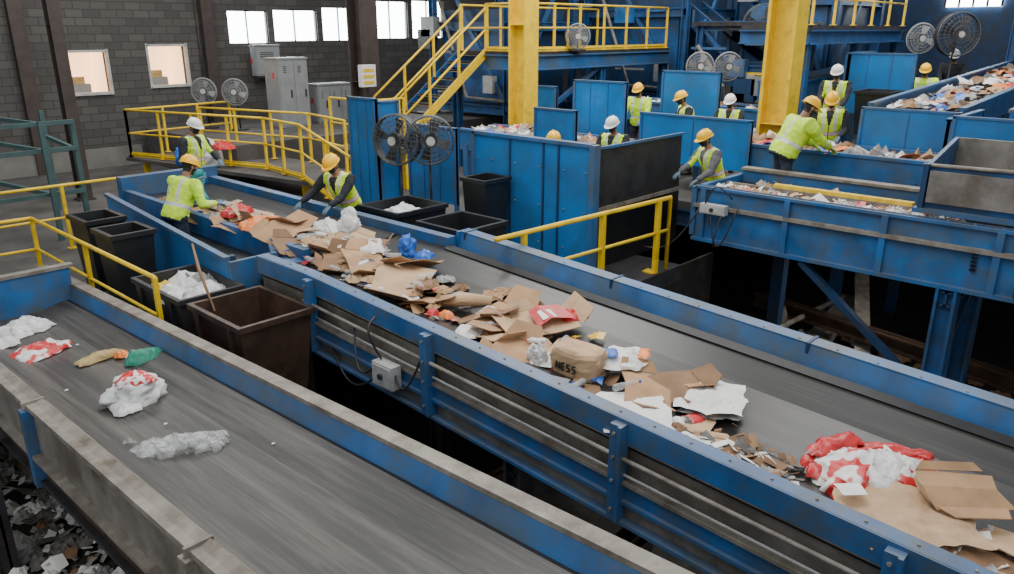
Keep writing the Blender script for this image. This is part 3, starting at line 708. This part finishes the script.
for i,(x,y,w,l,rz,tx,ty,m,dz) in enumerate([
 (5.1,11.0,.5,.45,.4,.2,-.2,CARD,.05),(5.4,10.7,.45,.4,1.2,-.3,.2,CARD2,.08),(5.45,10.0,.6,.45,.9,.25,.1,CARD2,.12),(5.15,8.85,.65,.45,.4,.3,-.2,CARD,.14),
 (5.0,9.9,.4,.35,2.,.1,-.2,CARD,.06),(5.6,9.1,.6,.45,.2,-.2,.3,CARD,.12),(5.0,8.4,.5,.35,1.5,.2,-.3,CARD3,.07),(5.3,7.95,.55,.4,.5,.2,.1,CARD,.14),(5.2,7.1,.7,.5,1.1,.22,-.15,CARD,.12),
 (5.15,6.4,.85,.55,.6,.2,-.12,CARD2,.10),(5.55,6.65,.5,.4,.2,-.3,.3,CARD,.14),(5.6,7.6,.45,.4,2.2,-.2,.2,CARD3,.12),(5.0,5.9,.5,.3,1.8,.1,.2,CARD,.05),
 (5.35,5.0,.7,.45,.3,.12,.05,CARD,.06),(5.15,5.15,.45,.3,2.3,.2,.2,CARD3,.06),(4.8,4.35,.5,.45,.5,.2,-.1,CARD,.06),(4.95,4.75,.45,.4,1.4,.1,.2,CARD2,.05),
 (5.1,3.15,.55,.4,.8,.2,-.1,CARD,.06),(5.3,3.0,.5,.4,2.6,-.15,.1,CARD3,.05),(4.85,2.52,.5,.2,.15,.05,0,CARD2,.02),(4.72,2.25,.4,.3,.6,.1,.1,CARD2,.04),(4.72,3.45,.4,.25,1,.1,0,CARD3,.03),
 (5.25,4.1,.5,.3,.4,.1,.1,CARD2,.04),(5.5,2.95,.35,.3,1.1,.1,.2,CARD,.05),(5.25,9.6,.5,.4,1.6,.3,.2,CARD,.14),(5.7,8.0,.4,.35,.3,.2,-.3,CARD2,.1),(5.05,7.5,.5,.35,.9,.2,-.2,CARD3,.08),(5.45,8.7,.5,.35,2.2,.1,.2,CARD2,.15)]):
    one('cardboard_piece',card,on2(x,y,dz),w,l,m,50+i,rz,(tx,ty))
one('white_plastic_bag',crumple,on2(5.6,8.45,.15),.38,.32,.24,WHITE,14)
one('white_plastic_bag',bag,on2(5.85,8.35,.03),(.19,.12,.25),WHITE,5,amp=.35)
one('white_plastic_bag',crumple,on2(5.55,7.5,.14),.5,.34,.16,WHITE,15,rz=.9)
one('white_paper_sheet',crumple,on2(5.35,7.8,.16),.3,.25,.08,PAPER,16)
one('blue_plastic_bag',bag,on2(5.85,7.15,.05),(.12,.10,.18),BLUEB,6,amp=.4)
one('blue_plastic_bag',crumple,on2(5.95,6.95,.05),.25,.2,.14,BLUEB,17)
one('crushed_red_can',crumple,on2(4.84,5.55,.02),.13,.12,.12,RED,18,8)
one('orange_packaging',crumple,on2(4.93,5.45,.02),.12,.16,.1,ORANGE,19,8)
mb=MB(); P0=V(on2(5.1,5.7,.08)); P1=V(on2(5.45,5.3,.1)); tube(mb,[P0,P0.lerp(P1,.5)+V((0,0,.02)),P1],[.06,.075,.06],CARD2,12); mb.build('kraft_paper_roll')
mb=MB(); card(mb,on2(5.5,4.6,.10),.62,.5,CARD2,7,-.4,(.12,-.05)); card(mb,on2(5.52,4.58,.16),.4,.32,RED,8,-.4,(.12,-.05),False,.004); card(mb,on2(5.46,4.56,.19),.16,.18,PAPER,9,-.4,(.12,-.05),False,.004); crumple(mb,on2(5.78,4.5,.08),.35,.3,.12,RED,22,12,rz=-.3); mb.build('printed_cardboard_box')
one('white_paper_sheet',crumple,on2(4.85,5.0,.03),.4,.28,.06,PAPER,24,10,rz=.4)
mb=MB(); bag(mb,on2(4.98,3.78,.01),(.15,.24,.17),CARD2,31,R=Matrix.Rotation(.05,3,'Z'),amp=.10,ex=5)
def stroke(a,b_): 
    o=V(on2(4.815,3.90,.07)); s=V((0.0,-1,0)); u=V((.12,0,1)).normalized()
    p=o+s*a[0]+u*a[1]; q=o+s*b_[0]+u*b_[1]; beam(mb,p,q,.012,.012,INK)
h_=.06; x_=0
for ch in 'NESS':
    S={'N':[((0,0),(0,1)),((0,1),(.6,0)),((.6,0),(.6,1))],'E':[((0,0),(0,1)),((0,0),(.5,0)),((0,.5),(.4,.5)),((0,1),(.5,1))],'S':[((0,0),(.5,0)),((.5,0),(.5,.5)),((.5,.5),(0,.5)),((0,.5),(0,1)),((0,1),(.5,1))]}[ch]
    for a,b_ in S: stroke((x_+a[0]*h_,a[1]*h_),(x_+b_[0]*h_,b_[1]*h_))
    x_+=.06
mb.build('kraft_paper_bag')
mb=MB(); bag(mb,on2(4.83,4.12,.0),(.06,.10,.15),PAPER,32,amp=.4); mb.build('white_paper_wrap')
mb=MB(); crumple(mb,on2(5.35,3.55,.08),.52,.42,.10,PAPER,25,14,rz=.5); crumple(mb,on2(5.22,3.62,.17),.2,.16,.03,BLUEB,26,10,rz=.8); crumple(mb,on2(5.45,3.40,.16),.24,.1,.03,ORANGE,27,10,rz=.5); mb.build('printed_snack_bag')
mb=MB(); crumple(mb,on2(4.68,2.98,.05),.66,.56,.035,PAPER,28,14,rz=.75,rag=.05,fr=.7); mb.build('white_paper_sheet')
mb=MB(); crumple(mb,on2(5.38,2.68,.05),.62,.52,.07,PAPER,33,12,rz=.4,rag=.05,fr=.5); crumple(mb,on2(5.38,2.68,.01),.6,.5,.05,GREYW,34,10,rz=.4,rag=.05); mb.build('white_poly_mailer')
one('white_paper_sheet',crumple,on2(4.62,2.46,.03),.28,.26,.04,PAPER,29,10,rag=.05)
mb=MB(); cyl(mb,on2(4.58,1.72,.05),.1,.012,PAPER,24,(-.1,-.1,1)); cyl(mb,on2(4.58,1.72,.058),.03,.012,GREYW,16,(-.1,-.1,1)); mb.build('paper_lid')
mb=MB(); crumple(mb,on2(5.2,1.3,.02),.9,.66,.30,REDW,35,26,rz=-.75,fr=1.5); crumple(mb,on2(5.16,1.24,.10),.5,.4,.2,WHITE,135,16,rz=-.5,fr=1.3)
for (x,y,dz,sx,sy,rz,sd) in ((5.02,1.64,.06,.36,.20,.5,1),(5.28,1.62,.14,.5,.15,-.35,2),(5.52,1.28,.12,.5,.15,-1.2,3)):
    crumple(mb,on2(x,y,dz-.03),sx,sy,.11,RED,sd+300,12,rz=rz,fr=1.1)
mb.build('red_white_plastic_bag')
mb=MB(); crumple(mb,on2(4.84,1.02,.10),.80,.76,.07,CARD2,36,18,rz=.78,fr=.6,rag=.06); card(mb,on2(4.70,1.3,.19),.13,.17,PAPER,5,.7,(0,.05),False,.003)
crumple(mb,on2(4.84,1.02,.03),.7,.66,.05,CARD,37,10,rz=.78,rag=.06); mb.build('large_kraft_paper_bag')
one('cardboard_piece',card,on2(5.18,.78,.22),.3,.55,CARD,71,.85,(.1,-.35))
one('cardboard_piece',card,on2(4.78,.55,.06),.3,.35,CARD3,72,.3,(.1,0))
one('cardboard_piece',card,on2(5.0,.45,.08),.4,.3,CARD2,73,1.3,(.1,.1))
# transfer conveyor items
def on1(x,y,dz=0): return (x,y,z1(y)-.145+dz)
one('white_plastic_bag',crumple,on1(2.18,9.56),.55,.42,.18,WHITE,41,18,rz=.4,fr=1.3)
one('red_white_plastic_bag',crumple,on1(2.06,8.62),.58,.42,.15,REDW,42,18,rz=.3,fr=1.2)
one('white_plastic_bag',crumple,on1(1.85,9.12,.03),.35,.3,.12,WHITE,142,12)
mb=MB(); crumple(mb,on1(2.70,7.50),.38,.24,.18,GREEN,43,16,rz=-.5); crumple(mb,on1(2.58,7.78,.01),.14,.12,.1,ORANGE,45,10,rz=-.4); crumple(mb,on1(2.66,7.72),.16,.14,.06,PAPER,145,8); mb.build('green_rag')
mb=MB(); crumple(mb,on1(2.43,7.92),.46,.15,.10,TAN,44,14,rz=.1); mb.build('tan_rag')
mb=MB(); bag(mb,on1(2.26,6.63,-.02),(.27,.20,.17),WHITE,46,R=Matrix.Rotation(.3,3,'Z'),amp=.33); crumple(mb,on1(2.26,6.60,.18),.34,.22,.12,REDW2,47,14,rz=-.3); crumple(mb,on1(2.12,6.5,.0),.25,.3,.12,WHITE,147,12); mb.build('white_red_plastic_bag')
one('paper_scrap',crumple,on1(1.85,5.8),.12,.08,.05,GREYW,47,8)
mb=MB(); crumple(mb,on1(2.10,5.41),.68,.26,.13,CLEAR,48,24,rz=-.5,sharp=.5,fr=2.2); crumple(mb,on1(1.93,5.57),.28,.24,.11,CLEAR,49,12,rz=.3,sharp=.5,fr=1.5); crumple(mb,on1(2.3,5.3),.25,.14,.08,CLEAR,50,12,rz=-.2,sharp=.5,fr=1.5); crumple(mb,on1(2.08,5.45,.02),.4,.14,.12,CLEAR,51,14,rz=-.4,sharp=.5,fr=2); mb.build('clear_plastic_film')
for i,(x,y) in enumerate([(2.2,5.9),(2.6,4.9),(1.9,7.3),(2.4,8.5)]): one('paper_scrap',crumple,on1(x,y,.01),.03,.02,.01,PAPER,90+i,4)
mb=MB(); rnd=random.Random(9)
for i in range(18): crumple(mb,(rnd.uniform(3.52,3.95),rnd.uniform(8.25,9.05),.44+rnd.uniform(0,.14)),.36,.32,.2,rnd.choice([WHITE,WHITE,PAPER,GREYW,YELB,WHITE]),i+200,10,rnd.uniform(0,3))
mb.build('bagged_waste')
mb=MB(); tube(mb,[(3.55,7.65,.6),(3.66,8.15,.95),(3.78,8.5,1.15)],[.012,.02,.012],CARD3,8); mb.build('wooden_stick')
one('white_plastic_bag',crumple,(7.3,9.0,.8),.6,.5,.25,WHITE,61)
def scatter(name,x0,x1,y0,y1,z,n,seed,smax=.2,pal=None,mound=0,dz=0):
    rnd=random.Random(seed); mb=MB()
    pal=pal or [CARD,CARD2,PAPER,WHITE,PAPER,GREYW,CARD3,RED,BLUEB,ORANGE,CARD,GREYD]
    for i in range(n):
        x=rnd.uniform(x0,x1);y=rnd.uniform(y0,y1);s=rnd.uniform(.05,smax); zz=z+dz*(x-x0)+mound*max(0,noise.noise(V((x*.9,y*.9,seed))))
        if rnd.random()<.5: card(mb,(x,y,zz+rnd.uniform(0.01,.09)),s,s*rnd.uniform(.6,1.6),rnd.choice(pal),i,rnd.uniform(0,3),(rnd.uniform(-.6,.6),rnd.uniform(-.6,.6)),False,.004)
        else: crumple(mb,(x,y,zz),s*1.3,s*1.3,s*.7,rnd.choice(pal),i+seed*100,6,rnd.uniform(0,3))
    mb.build(name)
scatter('mixed_waste_pile',10.72,11.05,2.3,5.6,1.13,260,21,.18,[CARD,CARD2,PAPER,PAPER,WHITE,RED,CARD2,GREYW,WHITE])
scatter('mixed_waste_pile',11.2,11.7,1.0,5.4,1.13,90,27,.15,[CARD,CARD2,PAPER,GREYW])
scatter('mixed_waste_pile',13.1,13.9,3.4,7.9,1.45,360,22,.32,mound=.35)
scatter('mixed_waste_pile',12.0,12.85,8.7,12.4,1.3,300,23,.32,mound=.35)
scatter('mixed_waste_pile',16.5,17.3,7.4,11.8,1.7,120,24,.3)
scatter('mixed_waste_pile',15.2,24,3.6,4.7,2.12,170,26,.3,dz=.041)
GP=[PAPER,GREYW,GREYD,GREYD,CARD3,GREYW,GREYD,PAPER,GREYW,GREYD]
scatter('pit_litter',0.2,4.2,6.5,13.5,-3.0,1300,31,.26,GP,mound=.5)
scatter('pit_litter',8.0,17.0,0,7.0,-3.0,260,32,.4,[CARD,CARD2,GREYW,PAPER,TAN,CARD3,CARD3])
scatter('pit_litter',3.1,4.2,0,6.5,-1.6,140,33,.3,[CARD3,GREYW,CARD3,STEEL,PAPER])
mb=MB()
for (a,c_) in (((3.0,6.2,-.55),(4.6,2.2,-.75)),((3.05,3.0,-.8),(6.5,3.2,-.8)),((3.0,5.3,-1.3),(8,5.0,-1.3)),((3.3,-1,-1.2),(3.3,7,-1.2))): ibeam(mb,a,c_,.16,.2,.03,RUST)
bx(mb,3.0,4.3,-1,6.5,-1.75,-1.65,STEEL)
tube(mb,[(3.15,6.6,-.3),(3.6,4.8,-.55),(4.0,3.0,-.6),(4.1,1.5,-.5)],.035,DUST,8)
mb.build('support_beams')
mb=MB()
ibeam(mb,(11.5,4.4,-1.9),(15.5,4.9,-1.7),.35,.2,.04,DUST); ibeam(mb,(12.4,1,-1.4),(13.5,6,-1.4),.2,.25,.04,RUST)
tube(mb,[(9.5,5.8,-1.6),(12,5.0,-1.4),(15,4.9,-1.5)],.05,DUST,8); beam(mb,(11.5,3.2,-2.2),(15.0,4.6,-1.0),.25,.08,DUST)
beam(mb,(9.5,3.4,-2.4),(13.5,5.6,-1.3),.3,.06,DUST)
bx(mb,6.9,12.1,6.25,6.3,-3,-.25,PIT)
mb.build('support_beams')

# ------------------------------------------------------------------ people
def voxel(mb,vs,it=3,fac=.5):
    me=bpy.data.meshes.new('t'); me.from_pydata(mb.v,[],mb.f); me.update()
    bm=bmesh.new(); bm.from_mesh(me); bmesh.ops.recalc_face_normals(bm,faces=bm.faces); bm.to_mesh(me); bm.free()
    ob=bpy.data.objects.new('t',me); bpy.context.scene.collection.objects.link(ob)
    r=ob.modifiers.new('r','REMESH'); r.mode='VOXEL'; r.voxel_size=vs
    s=ob.modifiers.new('s','SMOOTH'); s.iterations=it; s.factor=fac
    dg=bpy.context.evaluated_depsgraph_get(); ev=ob.evaluated_get(dg); m2=ev.to_mesh()
    Vs=[v.co.copy() for v in m2.vertices]; Fs=[tuple(p.vertices) for p in m2.polygons]
    ev.to_mesh_clear(); bpy.data.objects.remove(ob); bpy.data.meshes.remove(me)
    return Vs,Fs
def hand_template():
    mb=MB()
    tube(mb,[(0,-.03,0),(0,.0,0),(0,.035,0),(0,.07,-.002),(0,.095,-.004)],[(.020,.028),(.019,.029),(.018,.038),(.016,.043),(.012,.041)],SKIN,12,ref=(0,0,1))
    for i,(x,L,sp) in enumerate([(.031,.072,.10),(.011,.080,.03),(-.010,.075,-.04),(-.030,.060,-.12)]):
        p=V((x,.085,-.003)); d=V((sp,1,-.18)).normalized(); pts=[p-d*.02,p]; rr=[.010,.0105]
        for k,seg in enumerate((.42,.33,.25)):
            p=p+d*L*seg; pts.append(p); rr.append((.0098,.0088,.007)[k]); d=(Matrix.Rotation(-.42,3,'X')@d).normalized()
        tube(mb,pts,rr,SKIN,8)
    tube(mb,[(.018,.02,-.006),(.036,.045,-.014),(.052,.068,-.024),(.058,.09,-.034)],[.015,.0135,.011,.008],SKIN,8)
    return voxel(mb,.0042,2,.4)
HV,HF=hand_template()
def head_template():
    mb=MB()
    ellipsoid(mb,(0,-.008,.03),(.076,.096,.092),SKIN,20,14)
    ellipsoid(mb,(0,.025,-.045),(.057,.066,.068),SKIN,18,12)
    ellipsoid(mb,(0,.068,-.085),(.024,.022,.02),SKIN,10,8)
    tube(mb,[(0,.085,.02),(0,.100,.0),(0,.113,-.018),(0,.095,-.03)],[.009,.012,.017,.012],SKIN,8)
    tube(mb,[(-.045,.078,.03),(0,.094,.034),(.045,.078,.03)],[.010,.012,.010],SKIN,8)
    tube(mb,[(-.024,.082,-.052),(0,.09,-.050),(.024,.082,-.052)],[.007,.010,.007],SKIN,8)
    tube(mb,[(-.02,.082,-.062),(0,.089,-.064),(.02,.082,-.062)],[.006,.009,.006],SKIN,8)
    for s in (-1,1): ellipsoid(mb,(s*.08,-.005,-.005),(.010,.020,.032),SKIN,10,8)
    tube(mb,[(0,-.02,-.15),(0,-.02,-.04)],.055,SKIN,14)
    return voxel(mb,.0065,2,.4)
DV,DF=head_template()
def worker(name,base,face,lean=.2,hat=HATY,shirt=DARKC,fore=None,pants=DARKC,vest=VEST,hands=None,hp=.35,scale=1.0,glove=GLOVE,mask=MASKB,side=0.0,bulk=1.14):
    """local frame: +Y forward, +X right"""
    fore=fore or shirt
    fy=V((face[0],face[1],0)).normalized(); fx=V((fy.y,-fy.x,0))
    W=Matrix(((fx.x,fy.x,0),(fx.y,fy.y,0),(0,0,1)))*1.0
    base=V(base)
    toW=lambda p: base+W@(V(p)*scale)
    toL=lambda p: (W.transposed()@(V(p)-base))/scale
    pel=V((0,-.06*lean,.94)); RT=Matrix.Rotation(-lean,3,'X')@Matrix.Rotation(side,3,'Y')
    T=lambda x,y,t: pel+RT@V((x,y,t))
    body=MB(); B=bulk
    tube(body,[T(0,0,-.1),T(0,0,-.02),T(0,0,.10),T(0,.005,.2),T(0,.008,.32),T(0,-.005,.43),T(0,-.02,.5),T(0,-.02,.54)],
         [(.15*B,.115*B),(.172*B,.128*B),(.16*B,.125*B),(.16*B,.127*B),(.18*B,.134*B),(.19*B,.126*B),(.168*B,.10*B),(.085,.07)],SKIN,20,ref=RT@V((1,0,0)))
    tube(body,[T(0,-.02,.50),T(0,-.015,.56),T(0,.0,.62)],[.066,.056,.052],SKIN,14)
    segs=[('torso',T(0,0,-.04),T(0,0,.5),.15)]
    if hands is None: hands=[base+W@V((.2,.42,1.02))*scale, base+W@V((-.2,.40,1.0))*scale]
    hd=[]
    for s,hw in ((1,hands[0]),(-1,hands[1])):
        sh=T(s*.19*B,-.01,.46); tgt=toL(hw); L1,L2=.29,.26
        v=tgt-sh; d=min(v.length,.54); vn=v.normalized()
        wr=sh+vn*d; a=math.acos(max(-1,min(1,(L1*L1+d*d-L2*L2)/(2*L1*d))))
        pole=V((s*.55,-.35,-1)); pole=(pole-vn*pole.dot(vn)).normalized()
        el=sh+vn*L1*math.cos(a)+pole*L1*math.sin(a)
        tube(body,[T(s*.11,-.005,.455),sh,sh.lerp(el,.25),sh.lerp(el,.6),el],[.066*B,.071*B,.064*B,.055*B,.048*B],SKIN,12)
        ellipsoid(body,el,(.048*B,.048*B,.048*B),SKIN,10,8)
        tube(body,[el,el.lerp(wr,.3),el.lerp(wr,.8),wr],[.048*B,.048*B,.038*B,.033],SKIN,12)
        segs+= [('upper',sh,el,.06),('fore',el,wr,.045)]; hd.append((s,el,wr))
    for s in (-1,1):
        hip=V((s*.092,pel.y,.90)); kn=V((s*.11,pel.y+.045,.50)); an=V((s*.12,pel.y-.01,.09)); toe=V((s*.135,pel.y+.17,.04))
        tube(body,[hip+V((0,0,.06)),hip,hip.lerp(kn,.45),kn,kn.lerp(an,.35),an.lerp(kn,.15),an],[.085,.098,.088,.068,.066,.055,.052],SKIN,14)
        tube(body,[an+V((0,-.06,-.045)),an+V((0,0,-.03)),an+V((0,.08,-.04)),toe],[.042,.05,.046,.032],SKIN,10)
        segs+=[('leg',hip,kn,.09),('leg',kn,an,.06),('foot',an+V((0,-.03,-.02)),toe,.05)]
    vs,fs=voxel(body,.0145,3,.5)
    mb=MB(); axis=RT@V((0,0,1)); ax=RT@V((1,0,0)); ay=RT@V((0,1,0)); mats=[]
    me_n=[V() for _ in vs]
    for f in fs:
        n_=(vs[f[1]]-vs[f[0]]).cross(vs[f[2]]-vs[f[0]])
        for i in f: me_n[i]+=n_
    vs=[p+(me_n[i].normalized()*(.010*noise.noise(p*11+base)+.006*noise.noise(p*24+base)) if p.z<1.5 and p.z>.12 else V()) for i,p in enumerate(vs)]
    for f in fs:
        c=sum((vs[i] for i in f),V())/len(f)
        best=None
        for nm,a,b_,r in segs:
            ab=b_-a; t=max(0,min(1,(c-a).dot(ab)/ab.length_squared)); dd=(c-(a+ab*t)).length/r
            if best is None or dd<best[0]: best=(dd,nm,t)
        q=c-pel; t=q.dot(axis); x=q.dot(ax); nm=best[1]
        if t>.535 and abs(x)<.075: m=SKIN
        elif nm=='torso' or (nm in('upper',) and abs(x)<.165*B and t>.1):
            if t<-.07: m=pants
            elif vest is None: m=shirt
            else:
                m=vest
                if .10<t<.155: m=REFL
                elif .085<t<.17: m=ORTAPE if shirt is not LIME else vest
                elif t>.17 and .075<abs(x)<.125: m=REFL
                if q.dot(ay)>.05 and abs(x)<.012+max(0,(t-.3))*.25: m=shirt
        elif nm=='upper': m=shirt
        elif nm=='fore': m=REFL if (shirt is LIME and .35<best[2]<.5) else fore
        elif nm=='leg': m=pants
        else: m=BOOT
        mats.append(m)
    mb.add([toW(p) for p in vs],fs,mats,True)
    for s,el,wr in hd:
        d=(wr-el).normalized(); d=(d+V((0,.15,-.15))).normalized(); up=V((0,0,1)); up=(up-d*up.dot(d)).normalized(); r=d.cross(up)
        ps=[wr+d*(p.y)*1.06+up*p.z*1.06+r*(-s*p.x)*1.06 for p in HV]
        mb.add([toW(p) for p in ps],HF,glove,True)
    hc=T(0,.02,.54)+V((0,.03+.05*hp,.155)); RH=Matrix.Rotation(-hp,3,'X')
    hm=[]
    for f in DF:
        c=sum((DV[i] for i in f),V())/len(f)
        if mask is not None and -.1<c.z<-.008 and c.y>.012 and abs(c.x)<.072: m=mask
        elif c.y<-.012 and c.z>-.075 and not (abs(c.x)>.076): m=HAIR
        elif c.z>.07: m=HAIR
        else: m=SKIN
        hm.append(m)
    tr=lambda p: toW(hc+RH@(V(p)*1.03))
    mb.add([tr(p) for p in DV],DF,hm,True)
    e=MB()
    for s in (-1,1):
        ellipsoid(e,(s*.031,.080,.012),(.014,.009,.008),EYE,10,8); ellipsoid(e,(s*.031,.0875,.012),(.006,.004,.006),HAIR,8,6)
        tube(e,[(s*.018,.092,.028),(s*.045,.085,.029)],.004,HAIR,6)
    N=28;vs2=[];fs2=[]
    for j in range(9):
        ph=math.pi/2*j/8
        for i in range(N):
            a=2*math.pi*i/N; k=1+.03*(1 if abs(math.cos(a))<.2 else 0)*math.cos(ph)
            vs2.append((math.cos(a)*.112*math.cos(ph)**.8*1.0,-.008+math.sin(a)*.135*math.cos(ph)**.8,.048+.112*math.sin(ph)*k))
    for j in range(8):
        for i in range(N): fs2.append((j*N+i,j*N+(i+1)%N,(j+1)*N+(i+1)%N,(j+1)*N+i))
    e.add(vs2,fs2,hat,True)
    vs2=[];fs2=[]
    for rr,z in ((0,.050),(1,.040),(1,.034),(0,.042)):
        for i in range(N):
            a=2*math.pi*i/N; ex=.014+.045*max(0,math.sin(a))**2
            vs2.append((math.cos(a)*(.110+rr*ex*.7),-.008+math.sin(a)*(.133+rr*ex),z-rr*.012*max(0,math.sin(a))))
    for j in range(4):
        for i in range(N): fs2.append((j*N+i,j*N+(i+1)%N,((j+1)%4)*N+(i+1)%N,((j+1)%4)*N+i))
    e.add(vs2,fs2,hat,True)
    tube(e,[(0,-.12,.10),(0,-.09,.142),(0,-.01,.163),(0,.07,.145),(0,.105,.10)],[.008,.012,.013,.012,.008],hat,8)
    off=len(mb.v)
    mb.v+=[tuple(tr(p)) for p in e.v]
    for k,f in enumerate(e.f):
        mb.f.append(tuple(off+i for i in f)); mb.m.append(mb.mi(e.mats[e.m[k]])); mb.sm.append(e.sm[k])
    return mb.build(name)
worker('sorting_worker',(6.62,14.3,.08),(.35,-1),.08,HATW,DARKC,hands=[(6.35,13.95,1.05),(6.95,13.9,1.1)],hp=.3,bulk=1.25,scale=1.04)
worker('sorting_worker',(4.66,10.85,0),(.9,.2),.50,HATY,LIME,pants=NAVY,hands=[(5.15,10.6,1.1),(5.15,11.2,1.35)],hp=.4,scale=1.04,bulk=1.25)
worker('sorting_worker',(6.85,9.75,0),(-1,-.25),.50,HATY,DARKC,hands=[(6.2,10.05,1.02),(6.2,9.4,.98)],hp=.5,bulk=1.25,scale=1.02)
worker('sorting_worker',(10.15,8.45,.1),(-.5,-1),.15,HATY,DARKC)
worker('sorting_worker',(11.45,8.0,.28),(-1,-.1),.2,HATW,DARKC,hands=[(11.0,8.2,1.35),(10.95,7.8,1.3)],bulk=1.25)
worker('sorting_worker',(14.95,9.85,.6),(-1,-.2),.15,HATY,LIME,bulk=1.25)
worker('sorting_worker',(14.75,8.45,.52),(-.7,.6),.3,HATY,DARKC,bulk=1.3)
worker('sorting_worker',(15.2,7.75,.45),(-1,-.2),.1,HATW,DARKC,bulk=1.25)
worker('sorting_worker',(11.35,5.98,.3),(-.85,.45),.35,HATY,GREYCL,hands=[(10.95,6.4,1.3),(10.85,6.0,1.25)],scale=.97,bulk=1.25)
worker('sorting_worker',(12.2,5.2,.6),(.75,-.65),.50,HATY,LIME,pants=NAVY,hands=[(12.75,4.55,1.55),(12.95,4.95,1.6)],hp=.5,glove=GLOVEY,scale=1.10,bulk=1.55)
worker('sorting_worker',(14.35,5.35,.7),(-1,-.3),.3,HATY,DARKC,hp=.5,bulk=1.25)
worker('sorting_worker',(19.5,5.3,1.0),(-1,-.2),.1,HATY,LIME,bulk=1.3)
worker('sorting_worker',(21.9,5.35,1.25),(-1,-.2),.1,HATW,DARKC,vest=None,bulk=1.3)
worker('sorting_worker',(16.3,6.05,1.05),(-1,-.2),.1,HATW,DARKC,bulk=1.25)
mb=MB(); bx(mb,15.9,16.7,5.7,6.5,.6,1.04,STEEL); bx(mb,15.88,16.72,5.68,6.52,1.0,1.05,BLUEM); bx(mb,19.1,22.4,5.1,5.7,.6,1.0,STEEL); bx(mb,19.08,22.42,5.05,5.72,.96,1.0,BLUEM); mb.build('worker_step')
mb=MB(); vs=[];fs=[];n=12
for i in range(n+1):
    for j in range(n+1):
        u=i/n;w=j/n; p=V((5.22+.1*math.sin(u*7),11.2+.5*u*(.4+.6*w),1.46-.55*w+.1*u)); p+=V((noise.noise(p*6),noise.noise(p*7+V((4,4,4))),0))*.08; vs.append(p)
for i in range(n):
    for j in range(n): a=i*(n+1)+j; fs.append((a,a+1,a+n+2,a+n+1))
mb.add(vs,fs,TEALF,True); mb.build('teal_plastic_film')
one('white_sack',bag,(8.0,16.6,.6),(.3,.3,.4),WHITE,81)
one('red_jacket',crumple,(8.2,16.2,1.0),.5,.4,.25,RED,82)
one('blue_plastic_bag',bag,(7.75,17.2,.6),(.25,.25,.3),BLUEB,83)

# ------------------------------------------------------------------ lamps & world & camera
def area(name,loc,size,energy,col=(1,.985,.955),rot=(0,0,0)):
    l=bpy.data.lights.new(name,'AREA'); l.shape='RECTANGLE'; l.size=size[0]; l.size_y=size[1]; l.energy=energy; l.color=col
    o=bpy.data.objects.new(name,l); o.location=loc; o.rotation_euler=rot; bpy.context.scene.collection.objects.link(o)
area('high_bay_lamp',(5,5,8),(5,5),520)
area('high_bay_lamp',(12,10,8),(5,5),700)
area('high_bay_lamp',(18,5,8),(5,5),620)
area('high_bay_lamp',(7,17,8),(5,5),480)
area('high_bay_lamp',(20,13,8),(5,5),400)
area('high_bay_lamp',(0,0,8.5),(4,4),150)
area('pit_fill_light',(12.5,3.5,.1),(1,1),30)  # added fill light, brightens the beams and debris in the right pit
area('pit_fill_light',(1.0,9.5,-.7),(1,1),20)  # added fill under the transfer conveyor so the litter shows
w=bpy.data.worlds.new('world'); bpy.context.scene.world=w; w.use_nodes=True
bg=w.node_tree.nodes['Background']; bg.inputs[0].default_value=(.90,.95,1,1); bg.inputs[1].default_value=.78
cam=bpy.data.cameras.new('camera'); cam.sensor_width=36; cam.lens=36*766/1014; cam.clip_end=200
co=bpy.data.objects.new('camera',cam); co.location=(0,0,3.5); co.rotation_euler=(math.radians(90-18.55),0,-math.atan2(.7316,.6818))
bpy.context.scene.collection.objects.link(co); bpy.context.scene.camera=co
